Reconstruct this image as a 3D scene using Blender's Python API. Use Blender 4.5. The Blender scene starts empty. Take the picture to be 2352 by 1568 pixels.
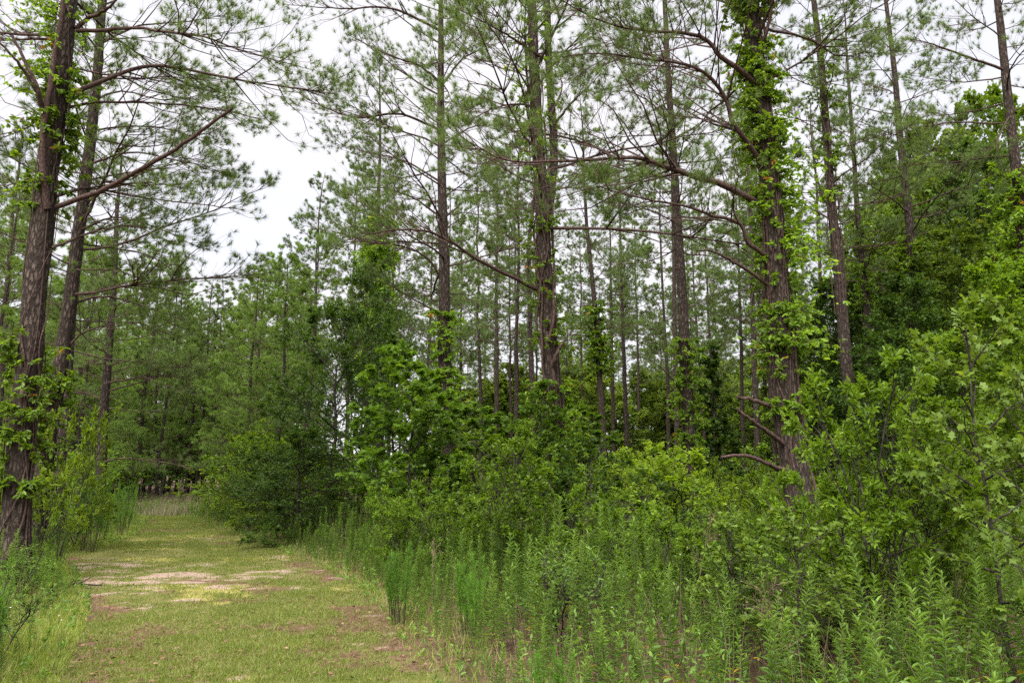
import bpy, math
import numpy as np
R = math.radians
C = bpy.context.scene.collection
rng = np.random.default_rng(11)
sc = bpy.context.scene

# ------------------------------------------------------------------ camera
PITCH = R(10.7); CAMZ = 1.6; F = 1568.0
cam = bpy.data.cameras.new('camera'); cam.lens = 24; cam.sensor_width = 36
cam.clip_end = 2000; cam.clip_start = 0.05
co = bpy.data.objects.new('camera', cam); C.objects.link(co)
co.location = (0, 0, CAMZ); co.rotation_euler = (R(90) + PITCH, 0, 0)
sc.camera = co

# ------------------------------------------------------------------ world: pale overcast sky
SUN_EL, SUN_ROT = R(48), R(200)
w = bpy.data.worlds.new('World'); sc.world = w; w.use_nodes = True
nt = w.node_tree; nt.nodes.clear()
out = nt.nodes.new('ShaderNodeOutputWorld'); bg = nt.nodes.new('ShaderNodeBackground')
sky = nt.nodes.new('ShaderNodeTexSky'); sky.sky_type = 'NISHITA'; sky.sun_disc = False
sky.sun_elevation = SUN_EL; sky.sun_rotation = SUN_ROT
tc = nt.nodes.new('ShaderNodeTexCoord'); mp = nt.nodes.new('ShaderNodeMapping'); mp.inputs['Scale'].default_value = (1, 1, 2.6)
nz = nt.nodes.new('ShaderNodeTexNoise'); nz.inputs['Scale'].default_value = 2.2; nz.inputs['Detail'].default_value = 6
cr = nt.nodes.new('ShaderNodeMapRange'); cr.inputs['From Min'].default_value = .36; cr.inputs['From Max'].default_value = .6
cr.inputs['To Min'].default_value = .86; cr.inputs['To Max'].default_value = .995
cl = nt.nodes.new('ShaderNodeRGB'); cl.outputs[0].default_value = (3.32, 3.25, 3.39, 1)
mx = nt.nodes.new('ShaderNodeMix'); mx.data_type = 'RGBA'
nt.links.new(tc.outputs['Generated'], mp.inputs['Vector']); nt.links.new(mp.outputs[0], nz.inputs['Vector'])
nt.links.new(nz.outputs['Fac'], cr.inputs['Value']); nt.links.new(cr.outputs[0], mx.inputs['Factor'])
nt.links.new(sky.outputs[0], mx.inputs[6]); nt.links.new(cl.outputs[0], mx.inputs[7])
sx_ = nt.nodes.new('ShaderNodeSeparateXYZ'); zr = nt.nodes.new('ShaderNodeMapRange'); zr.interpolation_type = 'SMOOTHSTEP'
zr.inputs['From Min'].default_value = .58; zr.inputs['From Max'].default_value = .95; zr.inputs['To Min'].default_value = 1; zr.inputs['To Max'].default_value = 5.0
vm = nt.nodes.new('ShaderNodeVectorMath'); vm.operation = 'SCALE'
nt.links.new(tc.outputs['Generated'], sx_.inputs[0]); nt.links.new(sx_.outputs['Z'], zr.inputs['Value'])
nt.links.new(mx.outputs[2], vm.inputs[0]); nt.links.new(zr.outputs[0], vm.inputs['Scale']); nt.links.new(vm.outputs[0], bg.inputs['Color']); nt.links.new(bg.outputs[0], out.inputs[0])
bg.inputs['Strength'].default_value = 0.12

sl = bpy.data.lights.new('sun', 'SUN'); sl.energy = 2.6; sl.angle = R(40); sl.color = (1, .96, .88)
so = bpy.data.objects.new('sun', sl); C.objects.link(so)
so.rotation_euler = (R(90) - SUN_EL, 0, R(180) - SUN_ROT + R(0)); so.location = (0, 0, 30)
sc.view_settings.view_transform = 'Standard'; sc.view_settings.look = 'None'
sc.view_settings.gamma = 1; sc.view_settings.exposure = 1.42
cy = sc.cycles; cy.max_bounces = 8; cy.diffuse_bounces = 5; cy.glossy_bounces = 2; cy.transmission_bounces = 4
cy.caustics_reflective = False; cy.caustics_refractive = False; cy.use_denoising = False

# ------------------------------------------------------------------ picture -> place
def ray(u, v):
    a = (u - 1176) / F; b = (784 - v) / F
    return np.array([a, math.cos(PITCH) - b * math.sin(PITCH), math.sin(PITCH) + b * math.cos(PITCH)])
def at(u, v, Y):
    d = ray(u, v); return np.array([0, 0, CAMZ]) + d * (Y / d[1])
def G(u, v):
    d = ray(u, v); return np.array([0, 0, CAMZ]) + d * (-CAMZ / d[2])
def X(u, Y, v=1000): return at(u, v, Y)[0]
def proj(x, y, z):
    z = z - CAMZ
    d = y * math.cos(PITCH) + z * math.sin(PITCH); h = -y * math.sin(PITCH) + z * math.cos(PITCH)
    return 1176 + F * x / d, 784 - F * h / d

# ------------------------------------------------------------------ mesh helpers
def build(name, parts, mats, parent=None, smooth=False):
    """parts: list of (verts Nx3, faces MxK int array, material index, tint N)"""
    vs, ts, loops, starts, totals, mi = [], [], [], [], [], []
    off = 0; lo = 0
    for v, f, m, t in parts:
        if len(v) == 0: continue
        vs.append(v); ts.append(np.broadcast_to(t, (len(v),)))
        k = f.shape[1]; loops.append((f + off).ravel())
        starts.append(lo + np.arange(len(f)) * k); totals.append(np.full(len(f), k)); mi.append(np.full(len(f), m))
        lo += f.size; off += len(v)
    V = np.concatenate(vs).astype(np.float32); L = np.concatenate(loops).astype(np.int32)
    S = np.concatenate(starts).astype(np.int32); T = np.concatenate(totals).astype(np.int32)
    me = bpy.data.meshes.new(name)
    me.vertices.add(len(V)); me.vertices.foreach_set('co', V.ravel())
    me.loops.add(len(L)); me.loops.foreach_set('vertex_index', L)
    me.polygons.add(len(S)); me.polygons.foreach_set('loop_start', S); me.polygons.foreach_set('loop_total', T)
    me.polygons.foreach_set('material_index', np.concatenate(mi).astype(np.int32))
    if smooth: me.polygons.foreach_set('use_smooth', np.ones(len(S), bool))
    me.update(calc_edges=True)
    at_ = me.attributes.new('tint', 'FLOAT', 'POINT'); at_.data.foreach_set('value', np.concatenate(ts).astype(np.float32))
    for m in (mats if isinstance(mats, (list, tuple)) else [mats]): me.materials.append(m)
    o = bpy.data.objects.new(name, me); C.objects.link(o)
    if parent: o.parent = parent
    return o

def nrm(a): return a / np.maximum(np.linalg.norm(a, axis=-1, keepdims=True), 1e-9)

def tubes(P, Rd, sides=4, mat=0, tint=None):
    """P (N,k,3) polylines, Rd (N,k) radii"""
    P = np.asarray(P, float); N, k, _ = P.shape
    if N == 0: return (np.zeros((0, 3)), np.zeros((0, 4), int), mat, 0.)
    T = np.gradient(P, axis=1); T = nrm(T)
    D = nrm(P[:, -1] - P[:, 0]); ref = np.where(np.abs(D[:, 2:3]) > .8, np.array([[1., 0, 0]]), np.array([[0, 0, 1.]]))
    n = nrm(np.cross(T, ref[:, None, :])); b = np.cross(T, n)
    a = np.arange(sides) / sides * 2 * np.pi
    V = P[:, :, None, :] + Rd[:, :, None, None] * (n[:, :, None, :] * np.cos(a)[None, None, :, None] + b[:, :, None, :] * np.sin(a)[None, None, :, None])
    i = np.arange(N)[:, None, None] * k * sides; j = np.arange(k - 1)[None, :, None] * sides; s = np.arange(sides)[None, None, :]; s2 = (s + 1) % sides
    f = np.stack([i + j + s, i + j + s2, i + j + sides + s2, i + j + sides + s], -1).reshape(-1, 4)
    t = rng.random(N) if tint is None else np.broadcast_to(tint, (N,))
    return (V.reshape(-1, 3), f, mat, np.repeat(t, k * sides))

def spline(pts, n):
    """Catmull-Rom through pts, n samples"""
    pts = np.asarray(pts, float); m = len(pts)
    p = np.vstack([2 * pts[0] - pts[1], pts, 2 * pts[-1] - pts[-2]])
    t = np.linspace(0, m - 1 - 1e-6, n); i = t.astype(int); f = (t - i)[:, None]
    a, b, c, d = p[i], p[i + 1], p[i + 2], p[i + 3]
    return .5 * ((2 * b) + (-a + c) * f + (2 * a - 5 * b + 4 * c - d) * f ** 2 + (-a + 3 * b - 3 * c + d) * f ** 3)

def sample(P, idx, s):
    """position and tangent on polylines P[idx] at fraction s"""
    k = P.shape[1]; x = np.clip(s, 0, .9999) * (k - 1); i = x.astype(int); f = (x - i)[:, None]
    a = P[idx, i]; b = P[idx, i + 1]
    return a + (b - a) * f, nrm(b - a)

def plen(P): return np.linalg.norm(np.diff(P, axis=1), axis=-1).sum(1)

def spawn(P, cnt, s0, s1, ang, lf, k=4, upc=.15, flat=.3, jit=.06, minlen=.05, lift=0.):
    """children branches on polylines P. cnt per metre or (n,) fixed when negative. lf(s)->fraction of parent length"""
    Lp = plen(P)
    n = np.full(len(P), int(-cnt)) if cnt < 0 else np.maximum(1, np.round(Lp * cnt * (s1 - s0))).astype(int)
    idx = np.repeat(np.arange(len(P)), n); M = len(idx)
    s = s0 + (s1 - s0) * rng.random(M) ** .9
    q, t = sample(P, idx, s)
    side = nrm(np.cross(t, np.array([0, 0, 1.])) + rng.normal(0, .05, (M, 3))) * rng.choice([-1, 1], M)[:, None]
    up = nrm(np.cross(side, t)); up *= np.sign(up[:, 2:3] + 1e-9)
    roll = rng.normal(lift, 1, M)[:, None] * flat
    sd = nrm(side * np.cos(roll) + up * np.sin(roll))
    a = R(1) * (ang[0] + (ang[1] - ang[0]) * rng.random(M))[:, None]
    d = nrm(t * np.cos(a) + sd * np.sin(a))
    Ln = np.maximum(minlen, Lp[idx] * lf(s) * rng.uniform(.65, 1.25, M))
    ss = np.linspace(0, 1, k)[None, :, None]
    Q = q[:, None] + d[:, None] * Ln[:, None, None] * ss + np.array([0, 0, 1.]) * (upc * Ln)[:, None, None] * ss ** 2
    Q = Q + rng.normal(0, 1, Q.shape) * (jit * Ln)[:, None, None] * ss
    return Q

def taper(P, r0, r1):
    k = P.shape[1]; s = np.linspace(0, 1, k)[None, :]
    r0 = np.broadcast_to(r0, (len(P),))[:, None]; r1 = np.broadcast_to(r1, (len(P),))[:, None]
    return r0 + (r1 - r0) * s

def needles(P, D, K, ln, wd, spread=.72, back=.06):
    """tufts of K needle triangles at P pointing along D"""
    M = len(P); p = np.repeat(P, K, 0); d = np.repeat(D, K, 0)
    r = nrm(rng.normal(size=(M * K, 3)))
    dd = nrm(d * rng.uniform(.25, 1.1, (M * K, 1)) + r * spread)
    b = p - d * (back * rng.random((M * K, 1)))
    sd = nrm(np.cross(dd, nrm(rng.normal(size=(M * K, 3))))) * (wd / 2)
    L = ln * rng.uniform(.7, 1.15, (M * K, 1)) * np.repeat(rng.uniform(.8, 1.15, (M, 1)), K, 0)
    tip = b + dd * L; tip[:, 2] -= .04 * L[:, 0]
    V = np.stack([b - sd, b + sd, tip], 1).reshape(-1, 3)
    t = np.repeat(np.repeat(rng.random(M), K) * .75 + rng.random(M * K) * .25, 3)
    return (V, np.arange(len(V)).reshape(-1, 3), 0, t)

SH = {  # leaf outlines in (along, across, up) units; faces
    'ellipse': (np.array([[0, 0, 0], [.3, .42, .1], [.72, .36, .07], [1, 0, -.08], [.72, -.36, .07], [.3, -.42, .1]]), [[0, 1, 2, 3], [0, 3, 4, 5]]),
    'diamond': (np.array([[0, 0, 0], [.5, .5, .06], [1, 0, -.06], [.5, -.5, .06]]), [[0, 1, 2, 3]]),
    'lance': (np.array([[0, 0, 0], [.28, .5, .07], [.65, .38, .0], [1, 0, -.2], [.65, -.38, .0], [.28, -.5, .07]]), [[0, 1, 2, 3], [0, 3, 4, 5]]),
    'star': (np.array([[0, 0, 0], [.22, .2, .03], [.12, .55, .0], [.45, .24, .04], [.68, .5, 0], [.68, .17, .03], [1, 0, -.06], [.68, -.17, .03], [.68, -.5, 0], [.45, -.24, .04], [.12, -.55, 0], [.22, -.2, .03]]), [[0, 1, 2, 3, 4, 5, 6, 7, 8, 9, 10, 11]]),
    'lobed': (np.array([[0, 0, 0], [.25, .12, .03], [.38, .36, .0], [.5, .16, .04], [.68, .42, .0], [.8, .14, .03], [1, 0, -.08], [.8, -.14, .03], [.68, -.42, 0], [.5, -.16, .04], [.38, -.36, 0], [.25, -.12, .03]]), [[0, 1, 2, 3, 4, 5, 6, 7, 8, 9, 10, 11]]),
}
def leaves(P, D, ln, wd, shape='ellipse', flatness=.8, mat=0, tint=None, size=(.6, 1.25)):
    M = len(P); d = nrm(D)
    n0 = nrm(np.array([0, 0, 1.]) * flatness + rng.normal(size=(M, 3)) * .55)
    s = nrm(np.cross(n0, d)); n = np.cross(d, s)
    o, fs = SH[shape]; z = rng.uniform(size[0], size[1], M)[:, None, None]
    V = P[:, None] + z * (d[:, None] * o[None, :, :1] * ln + s[:, None] * o[None, :, 1:2] * wd + n[:, None] * o[None, :, 2:] * ln)
    k = len(o); base = np.arange(M)[:, None, None] * k
    f = (base + np.array(fs)[None]).reshape(-1, len(fs[0]))
    t = rng.random(M) if tint is None else tint
    return (V.reshape(-1, 3), f, mat, np.repeat(t, k))

def leaf_on(P, n, ln, wd, shape, s0=.15, droop=.15, flatness=.8, ang=(35, 75), clump=None):
    """n leaves along each twig of P"""
    idx = np.repeat(np.arange(len(P)), n); M = len(idx)
    s = s0 + (1 - s0) * ((np.tile(np.arange(n), len(P)) + rng.random(M)) / n)
    q, t = sample(P, idx, s)
    r = nrm(np.cross(t, nrm(rng.normal(size=(M, 3)) * np.array([.5, .5, 1]) + np.array([0, 0, .4])))) * rng.choice([-1, 1], M)[:, None]
    a = R(1) * rng.uniform(ang[0], ang[1], M)[:, None] * (1 - .5 * (s[:, None] > .85))
    d = nrm(t * np.cos(a) + r * np.sin(a)); d[:, 2] -= droop
    tt = np.repeat(rng.random(len(P)), n) * .55 + rng.random(M) * .45
    return leaves(q, d, ln, wd, shape, flatness, tint=tt)

# ------------------------------------------------------------------ tagging
def tag(o, label=None, cat=None, group=None, kind=None):
    if label: o['label'] = label
    if cat: o['category'] = cat
    if group: o['group'] = group
    if kind: o['kind'] = kind
    return o
def empty(name, loc, label=None, cat=None, group=None, rz=0., s=1.):
    o = bpy.data.objects.new(name, None); C.objects.link(o); o.empty_display_size = .2
    o.location = loc; o.rotation_euler = (0, 0, rz); o.scale = (s, s, s) if np.isscalar(s) else s
    return tag(o, label, cat, group)
def dup(root, loc, rz=0., s=1., label=None, group=None, tilt=(0, 0)):
    r = root.copy(); C.objects.link(r); r.location = loc; r.rotation_euler = (tilt[0], tilt[1], rz)
    r.scale = (s, s, s) if np.isscalar(s) else s
    if label: r['label'] = label
    if group: r['group'] = group
    for ch in root.children:
        c = ch.copy(); C.objects.link(c); c.parent = r
        for g in ch.children:
            d = g.copy(); C.objects.link(d); d.parent = c
    return r
class Kind:
    """first placement moves the prototype, later ones copy it"""
    def __init__(s, root): s.root = root; s.used = False
    def put(s, loc, rz=0., sc_=1., label=None, group=None, tilt=(0, 0)):
        if not s.used:
            s.used = True; r = s.root; r.location = loc; r.rotation_euler = (tilt[0], tilt[1], rz)
            r.scale = (sc_, sc_, sc_) if np.isscalar(sc_) else sc_
            if label: r['label'] = label
            if group: r['group'] = group
            return r
        return dup(s.root, loc, rz, sc_, label, group, tilt)

# ------------------------------------------------------------------ materials
def newmat(name):
    m = bpy.data.materials.new(name); m.use_nodes = True; m.node_tree.nodes.clear(); return m, m.node_tree
def leafmat(name, c0, c1, c2=None, trans=.35, rough=.5, spec=.35, tcol=None, rnd=.25, c2p=.95):
    m, t = newmat(name); N = t.nodes.new; L = t.links.new
    o = N('ShaderNodeOutputMaterial'); p = N('ShaderNodeBsdfPrincipled'); tr = N('ShaderNodeBsdfTranslucent'); mix = N('ShaderNodeMixShader')
    a = N('ShaderNodeAttribute'); a.attribute_name = 'tint'
    r = N('ShaderNodeValToRGB'); e = r.color_ramp.elements
    e[0].position = 0; e[0].color = (*c0, 1); e[1].position = c2p if c2 else 1; e[1].color = (*c1, 1)
    if c2: x = e.new(1.0); x.color = (*c2, 1)
    oi = N('ShaderNodeObjectInfo'); mr = N('ShaderNodeMapRange'); mr.inputs['To Min'].default_value = 1 - rnd; mr.inputs['To Max'].default_value = 1 + rnd
    hs = N('ShaderNodeHueSaturation')
    L(a.outputs['Fac'], r.inputs[0]); L(r.outputs[0], hs.inputs['Color']); L(oi.outputs['Random'], mr.inputs['Value']); L(mr.outputs[0], hs.inputs['Value'])
    L(hs.outputs[0], p.inputs['Base Color']); p.inputs['Roughness'].default_value = rough; p.inputs['Specular IOR Level'].default_value = spec
    tm = N('ShaderNodeMix'); tm.data_type = 'RGBA'; tm.blend_type = 'MULTIPLY'; tm.inputs[0].default_value = 1
    L(hs.outputs[0], tm.inputs[6]); tm.inputs[7].default_value = (*(tcol or (1.9, 1.75, .7)), 1)
    L(tm.outputs[2], tr.inputs['Color']); mix.inputs[0].default_value = trans
    L(p.outputs[0], mix.inputs[1]); L(tr.outputs[0], mix.inputs[2]); L(mix.outputs[0], o.inputs[0])
    return m
def barkmat(name, dark, light, sx=20, sz=5.5, bump=.8, moss=0.):
    m, t = newmat(name); N = t.nodes.new; L = t.links.new
    o = N('ShaderNodeOutputMaterial'); p = N('ShaderNodeBsdfPrincipled'); tc = N('ShaderNodeTexCoord'); mp = N('ShaderNodeMapping')
    mp.inputs['Scale'].default_value = (sx, sx, sz)
    v = N('ShaderNodeTexVoronoi'); v.feature = 'DISTANCE_TO_EDGE'; v.inputs['Scale'].default_value = 1; v.inputs['Randomness'].default_value = .9
    n = N('ShaderNodeTexNoise'); n.inputs['Scale'].default_value = 3; n.inputs['Detail'].default_value = 6
    ad = N('ShaderNodeMixRGB'); ad.blend_type = 'ADD'; ad.inputs[0].default_value = .9
    L(tc.outputs['Object'], mp.inputs[0]); L(mp.outputs[0], n.inputs['Vector']); L(mp.outputs[0], ad.inputs[1]); L(n.outputs['Color'], ad.inputs[2]); L(ad.outputs[0], v.inputs['Vector'])
    r = N('ShaderNodeValToRGB'); e = r.color_ramp.elements; e[0].position = .0; e[0].color = (*dark, 1); e[1].position = .42; e[1].color = (*light, 1)
    L(v.outputs['Distance'], r.inputs[0])
    n2 = N('ShaderNodeTexNoise'); n2.inputs['Scale'].default_value = 2.2; n2.inputs['Detail'].default_value = 8; n2.inputs['Roughness'].default_value = .7; L(mp.outputs[0], n2.inputs['Vector'])
    mr = N('ShaderNodeMapRange'); mr.inputs['From Min'].default_value = .3; mr.inputs['From Max'].default_value = .7; mr.inputs['To Min'].default_value = .6; mr.inputs['To Max'].default_value = 1.35; L(n2.outputs['Fac'], mr.inputs[0])
    mu = N('ShaderNodeMix'); mu.data_type = 'RGBA'; mu.blend_type = 'MULTIPLY'; mu.inputs[0].default_value = 1; L(r.outputs[0], mu.inputs[6]); L(mr.outputs[0], mu.inputs[7])
    L(mu.outputs[2], p.inputs['Base Color']); p.inputs['Roughness'].default_value = .95; p.inputs['Specular IOR Level'].default_value = .1
    b = N('ShaderNodeBump'); b.inputs['Strength'].default_value = bump; b.inputs['Distance'].default_value = .03
    r2 = N('ShaderNodeMapRange'); r2.inputs['From Max'].default_value = .25; L(v.outputs['Distance'], r2.inputs[0]); L(r2.outputs[0], b.inputs['Height']); L(b.outputs[0], p.inputs['Normal'])
    L(p.outputs[0], o.inputs[0]); return m
M = {}
M['bark'] = barkmat('pine_bark', (.036, .027, .022), (.118, .092, .077))
M['twig'] = barkmat('pine_twig_bark', (.05, .032, .028), (.13, .085, .072), 30, 12, .2)
M['greybark'] = barkmat('broadleaf_bark', (.022, .019, .015), (.085, .072, .058), 20, 8, .3)
M['needle'] = leafmat('pine_needle', (.075, .115, .033), (.145, .210, .058), (.22, .12, .05), c2p=.96, trans=.3, rough=.6, spec=.15, tcol=(1.5, 1.5, .8), rnd=.15)
M['needle_soft'] = leafmat('young_pine_needle', (.090, .155, .036), (.170, .265, .058), (.26, .16, .05), c2p=.97, trans=.36, rough=.6, spec=.15, rnd=.12)
M['shrubleaf'] = leafmat('shrub_leaf', (.065, .125, .008), (.15, .25, .016), (.27, .32, .03), trans=.4, rough=.42, spec=.25)
M['oakleaf'] = leafmat('oak_leaf', (.060, .105, .014), (.125, .19, .026), (.2, .22, .03), trans=.35, rough=.5, spec=.2)
M['gumleaf'] = leafmat('star_leaf', (.055, .115, .012), (.125, .22, .02), (.2, .26, .03), trans=.38, rough=.5, spec=.2)
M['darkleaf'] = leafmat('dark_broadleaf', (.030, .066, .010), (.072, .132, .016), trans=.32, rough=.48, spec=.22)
M['limeleaf'] = leafmat('lime_leaf', (.10, .17, .012), (.21, .31, .022), (.3, .34, .03), trans=.42, rough=.5, spec=.2)
M['forb'] = leafmat('weed_leaf', (.055, .112, .020), (.160, .265, .050), (.34, .27, .03), trans=.38, rough=.5, spec=.2, rnd=.2)
M['fennel'] = leafmat('feathery_leaf', (.06, .15, .012), (.13, .27, .022), trans=.35, rough=.6)
M['vineleaf'] = leafmat('vine_leaf', (.08, .15, .012), (.19, .31, .022), (.34, .13, .04), trans=.42, rough=.5, c2p=.985)
M['grass'] = leafmat('grass_blade', (.115, .160, .028), (.215, .265, .048), (.32, .25, .11), trans=.3, rough=.6)
M['dry'] = leafmat('dry_stalk', (.10, .065, .04), (.26, .19, .12), trans=.1, rough=.8, tcol=(1, 1, 1))
M['stem'] = leafmat('green_stem', (.035, .03, .018), (.08, .075, .03), trans=.0, rough=.6)
M['flower'] = leafmat('white_flower', (.75, .75, .7), (.8, .8, .78), trans=.2)
M['meadow'] = leafmat('distant_leaf', (.085, .14, .018), (.18, .26, .04), (.26, .3, .04), trans=.4, rough=.55, spec=.15)
M['straw'] = leafmat('rough_grass_blade', (.12, .15, .05), (.34, .27, .18), trans=.25, rough=.8, tcol=(1, 1, 1))
M['litter'] = leafmat('leaf_litter', (.075, .035, .022), (.20, .11, .065), (.3, .2, .12), trans=.05, rough=.9, tcol=(1, 1, 1))

# ------------------------------------------------------------------ lawn outline and noise
def vnoise(x, y, s, seed=0, oct=4):
    r = np.random.default_rng(seed); tab = r.random((64, 64)); o = np.zeros(np.shape(x)); a = 1; tot = 0
    for k in range(oct):
        xx = np.asarray(x) / s * 2 ** k + 17.3 * k; yy = np.asarray(y) / s * 2 ** k + 5.1 * k
        xi = np.floor(xx).astype(int); yi = np.floor(yy).astype(int); fx = xx - xi; fy = yy - yi; fx = fx * fx * (3 - 2 * fx); fy = fy * fy * (3 - 2 * fy)
        g = lambda i, j: tab[i % 64, j % 64]
        o = o + a * ((g(xi, yi) * (1 - fx) + g(xi + 1, yi) * fx) * (1 - fy) + (g(xi, yi + 1) * (1 - fx) + g(xi + 1, yi + 1) * fx) * fy); tot += a; a *= .55
    return o / tot
LEFT = np.array([G(*p)[:2] for p in [(100, 1568), (150, 1480), (190, 1400), (175, 1340), (140, 1290), (150, 1266), (240, 1253), (300, 1228), (325, 1205), (335, 1186)]])
RIGHT = np.array([G(*p)[:2] for p in [(1010, 1568), (950, 1480), (890, 1390), (850, 1350), (720, 1290), (640, 1255), (560, 1230), (480, 1205), (430, 1190), (400, 1183)]])
LEFT = np.vstack([[-2.6, 0], [-3.1, 3.5], LEFT]); RIGHT = np.vstack([[.7, 0], [.1, 3.5], RIGHT])
YEND = float(RIGHT[-1, 1])
def xl(y): return np.interp(y, LEFT[:, 1], LEFT[:, 0])
def xr(y): return np.interp(y, RIGHT[:, 1], RIGHT[:, 0])
def lawn(x, y):
    """signed distance-ish: > 0 inside the mown path"""
    d = np.minimum(x - xl(y), xr(y) - x); d = np.minimum(d, (YEND - y) * .6)
    return d + (vnoise(x, y, .9, 3) - .5) * .5
def sandf(x, y):
    a = ((x + 5.3) / 2.4) ** 2 + ((y - 11.0) / 1.5) ** 2
    b = ((x + 7.0) / 1.7) ** 2 + ((y - 11.6) / 2.0) ** 2
    base = np.maximum(np.exp(-a * .9), .75 * np.exp(-b))
    s = base * 1.0 + (vnoise(x, y * 2.0, .75, 9, 6) - .5) * 2.2 + (vnoise(x, y * 2.6, .2, 19, 3) - .5) * 3.2 - .46
    s2 = (vnoise(x, y * 1.4, 1.1, 21) - .76) * 4
    s3 = np.exp(-((x + 12.5) ** 2 / 2 + (y - 23.0) ** 2 / 3)) + (vnoise(x, y, .7, 33) - .5) - .5
    return np.clip(np.maximum(np.maximum(s, s2), s3), 0, 1)
def brownf(x, y):
    edge = np.clip(1 - (xr(y) - x) / 1.3, 0, 1) * .5 * np.clip((15 - y) / 6, .3, 1) + np.clip(1 - (x - xl(y)) / .6, 0, 1) * .4
    return np.clip((vnoise(x, y * 1.3, .9, 5, 5) - .56) * 4.2 + (vnoise(x, y * 1.5, .16, 15, 3) - .5) * 1.5 + edge + .4 * np.exp(-((x + 5.6) / 3.2) ** 2 - ((y - 10.8) / 2.2) ** 2), 0, 1)
def mossf(x, y): return np.clip((vnoise(x, y * 1.3, 1.0, 41) - .60) * 6, 0, 1)

# ------------------------------------------------------------------ ground
def ground():
    xs = np.concatenate([np.linspace(-400, -40, 10), np.linspace(-36, -16, 20), np.arange(-15.5, 3, .12), np.linspace(3.5, 20, 40), np.linspace(24, 400, 12)])
    ys = np.concatenate([np.linspace(-60, -4, 8), np.arange(-2, 28, .12), np.linspace(28.5, 60, 50), np.linspace(70, 700, 14)])
    Xg, Yg = np.meshgrid(xs, ys); near = np.exp(-np.clip(Yg - 25, 0, 1e9) / 30) * np.exp(-np.abs(Xg) / 60)
    Z = ((vnoise(Xg, Yg, 2.2, 1) - .5) * .07 + (vnoise(Xg, Yg, .35, 2, 3) - .5) * .025) * near - .012
    V = np.stack([Xg, Yg, Z], -1).reshape(-1, 3); nx = len(xs); ny = len(ys)
    i = np.arange(ny - 1)[:, None] * nx + np.arange(nx - 1)[None]
    f = np.stack([i, i + 1, i + nx + 1, i + nx], -1).reshape(-1, 4)
    m, t = newmat('ground_soil_and_turf'); N = t.nodes.new; L = t.links.new
    o = N('ShaderNodeOutputMaterial'); p = N('ShaderNodeBsdfPrincipled'); p.inputs['Roughness'].default_value = .95; p.inputs['Specular IOR Level'].default_value = .1
    tc = N('ShaderNodeTexCoord')
    def noise(s, d=8, ro=.65, scale=(1, 1, 1)):
        mp = N('ShaderNodeMapping'); mp.inputs['Scale'].default_value = scale; L(tc.outputs['Object'], mp.inputs[0])
        n = N('ShaderNodeTexNoise'); n.inputs['Scale'].default_value = s; n.inputs['Detail'].default_value = d; n.inputs['Roughness'].default_value = ro; L(mp.outputs[0], n.inputs['Vector']); return n.outputs['Fac']
    def ramp(src, stops):
        r = N('ShaderNodeValToRGB'); e = r.color_ramp.elements; e[0].position = stops[0][0]; e[0].color = (*stops[0][1], 1); e[1].position = stops[-1][0]; e[1].color = (*stops[-1][1], 1)
        for q, c in stops[1:-1]: x = e.new(q); x.color = (*c, 1)
        L(src, r.inputs[0]); return r.outputs[0]
    def attr(n): a = N('ShaderNodeAttribute'); a.attribute_name = n; return a.outputs['Fac']
    def mixc(f, a, b):
        x = N('ShaderNodeMix'); x.data_type = 'RGBA'; L(f, x.inputs[0]); L(a, x.inputs[6]); L(b, x.inputs[7]); return x.outputs[2]
    def sharpen(a, amt=.35, s=14):   # break the mask edge with fine noise
        n = noise(s); m1 = N('ShaderNodeMath'); m1.operation = 'MULTIPLY_ADD'; L(n, m1.inputs[0]); m1.inputs[1].default_value = 2 * amt; L(a, m1.inputs[2])
        m2 = N('ShaderNodeMapRange'); m2.inputs['From Min'].default_value = amt + .28; m2.inputs['From Max'].default_value = amt + .62; L(m1.outputs[0], m2.inputs[0]); return m2.outputs[0]
    grass = ramp(noise(9), [(.3, (.09, .095, .03)), (.5, (.15, .14, .045)), (.7, (.21, .165, .08))])
    brown = ramp(noise(22, 10, .8), [(.32, (.065, .034, .024)), (.5, (.13, .070, .048)), (.7, (.22, .135, .095))])
    sand = ramp(noise(16, 10, .8, (1, 2.2, 1)), [(.36, (.15, .09, .06)), (.5, (.30, .215, .165)), (.7, (.43, .34, .27))])
    moss = ramp(noise(30), [(.3, (.20, .17, .045)), (.7, (.36, .32, .10))])
    soil = ramp(noise(5, 10, .75), [(.3, (.035, .028, .016)), (.5, (.085, .055, .034)), (.7, (.16, .105, .07))])
    c = mixc(sharpen(attr('brown'), .4, 10), grass, brown); c = mixc(sharpen(attr('moss'), .4), c, moss); c = mixc(sharpen(attr('sand'), .3, 7), c, sand); c = mixc(attr('lawn'), soil, c)
    L(c, p.inputs['Base Color'])
    b = N('ShaderNodeBump'); b.inputs['Strength'].default_value = .8; b.inputs['Distance'].default_value = .03; L(noise(26, 10, .75, (1, 1.6, 1)), b.inputs['Height']); L(b.outputs[0], p.inputs['Normal'])
    L(p.outputs[0], o.inputs[0])
    g = build('ground', [(V, f, 0, 0.)], m, smooth=True)
    x, y = V[:, 0], V[:, 1]
    for n, val in (('lawn', np.clip(lawn(x, y) * 2.2 + .5, 0, 1)), ('sand', sandf(x, y)), ('brown', brownf(x, y)), ('moss', mossf(x, y))):
        a = g.data.attributes.new(n, 'FLOAT', 'POINT'); a.data.foreach_set('value', np.asarray(val, np.float32))
    tag(g, kind='structure')
ground()

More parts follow.
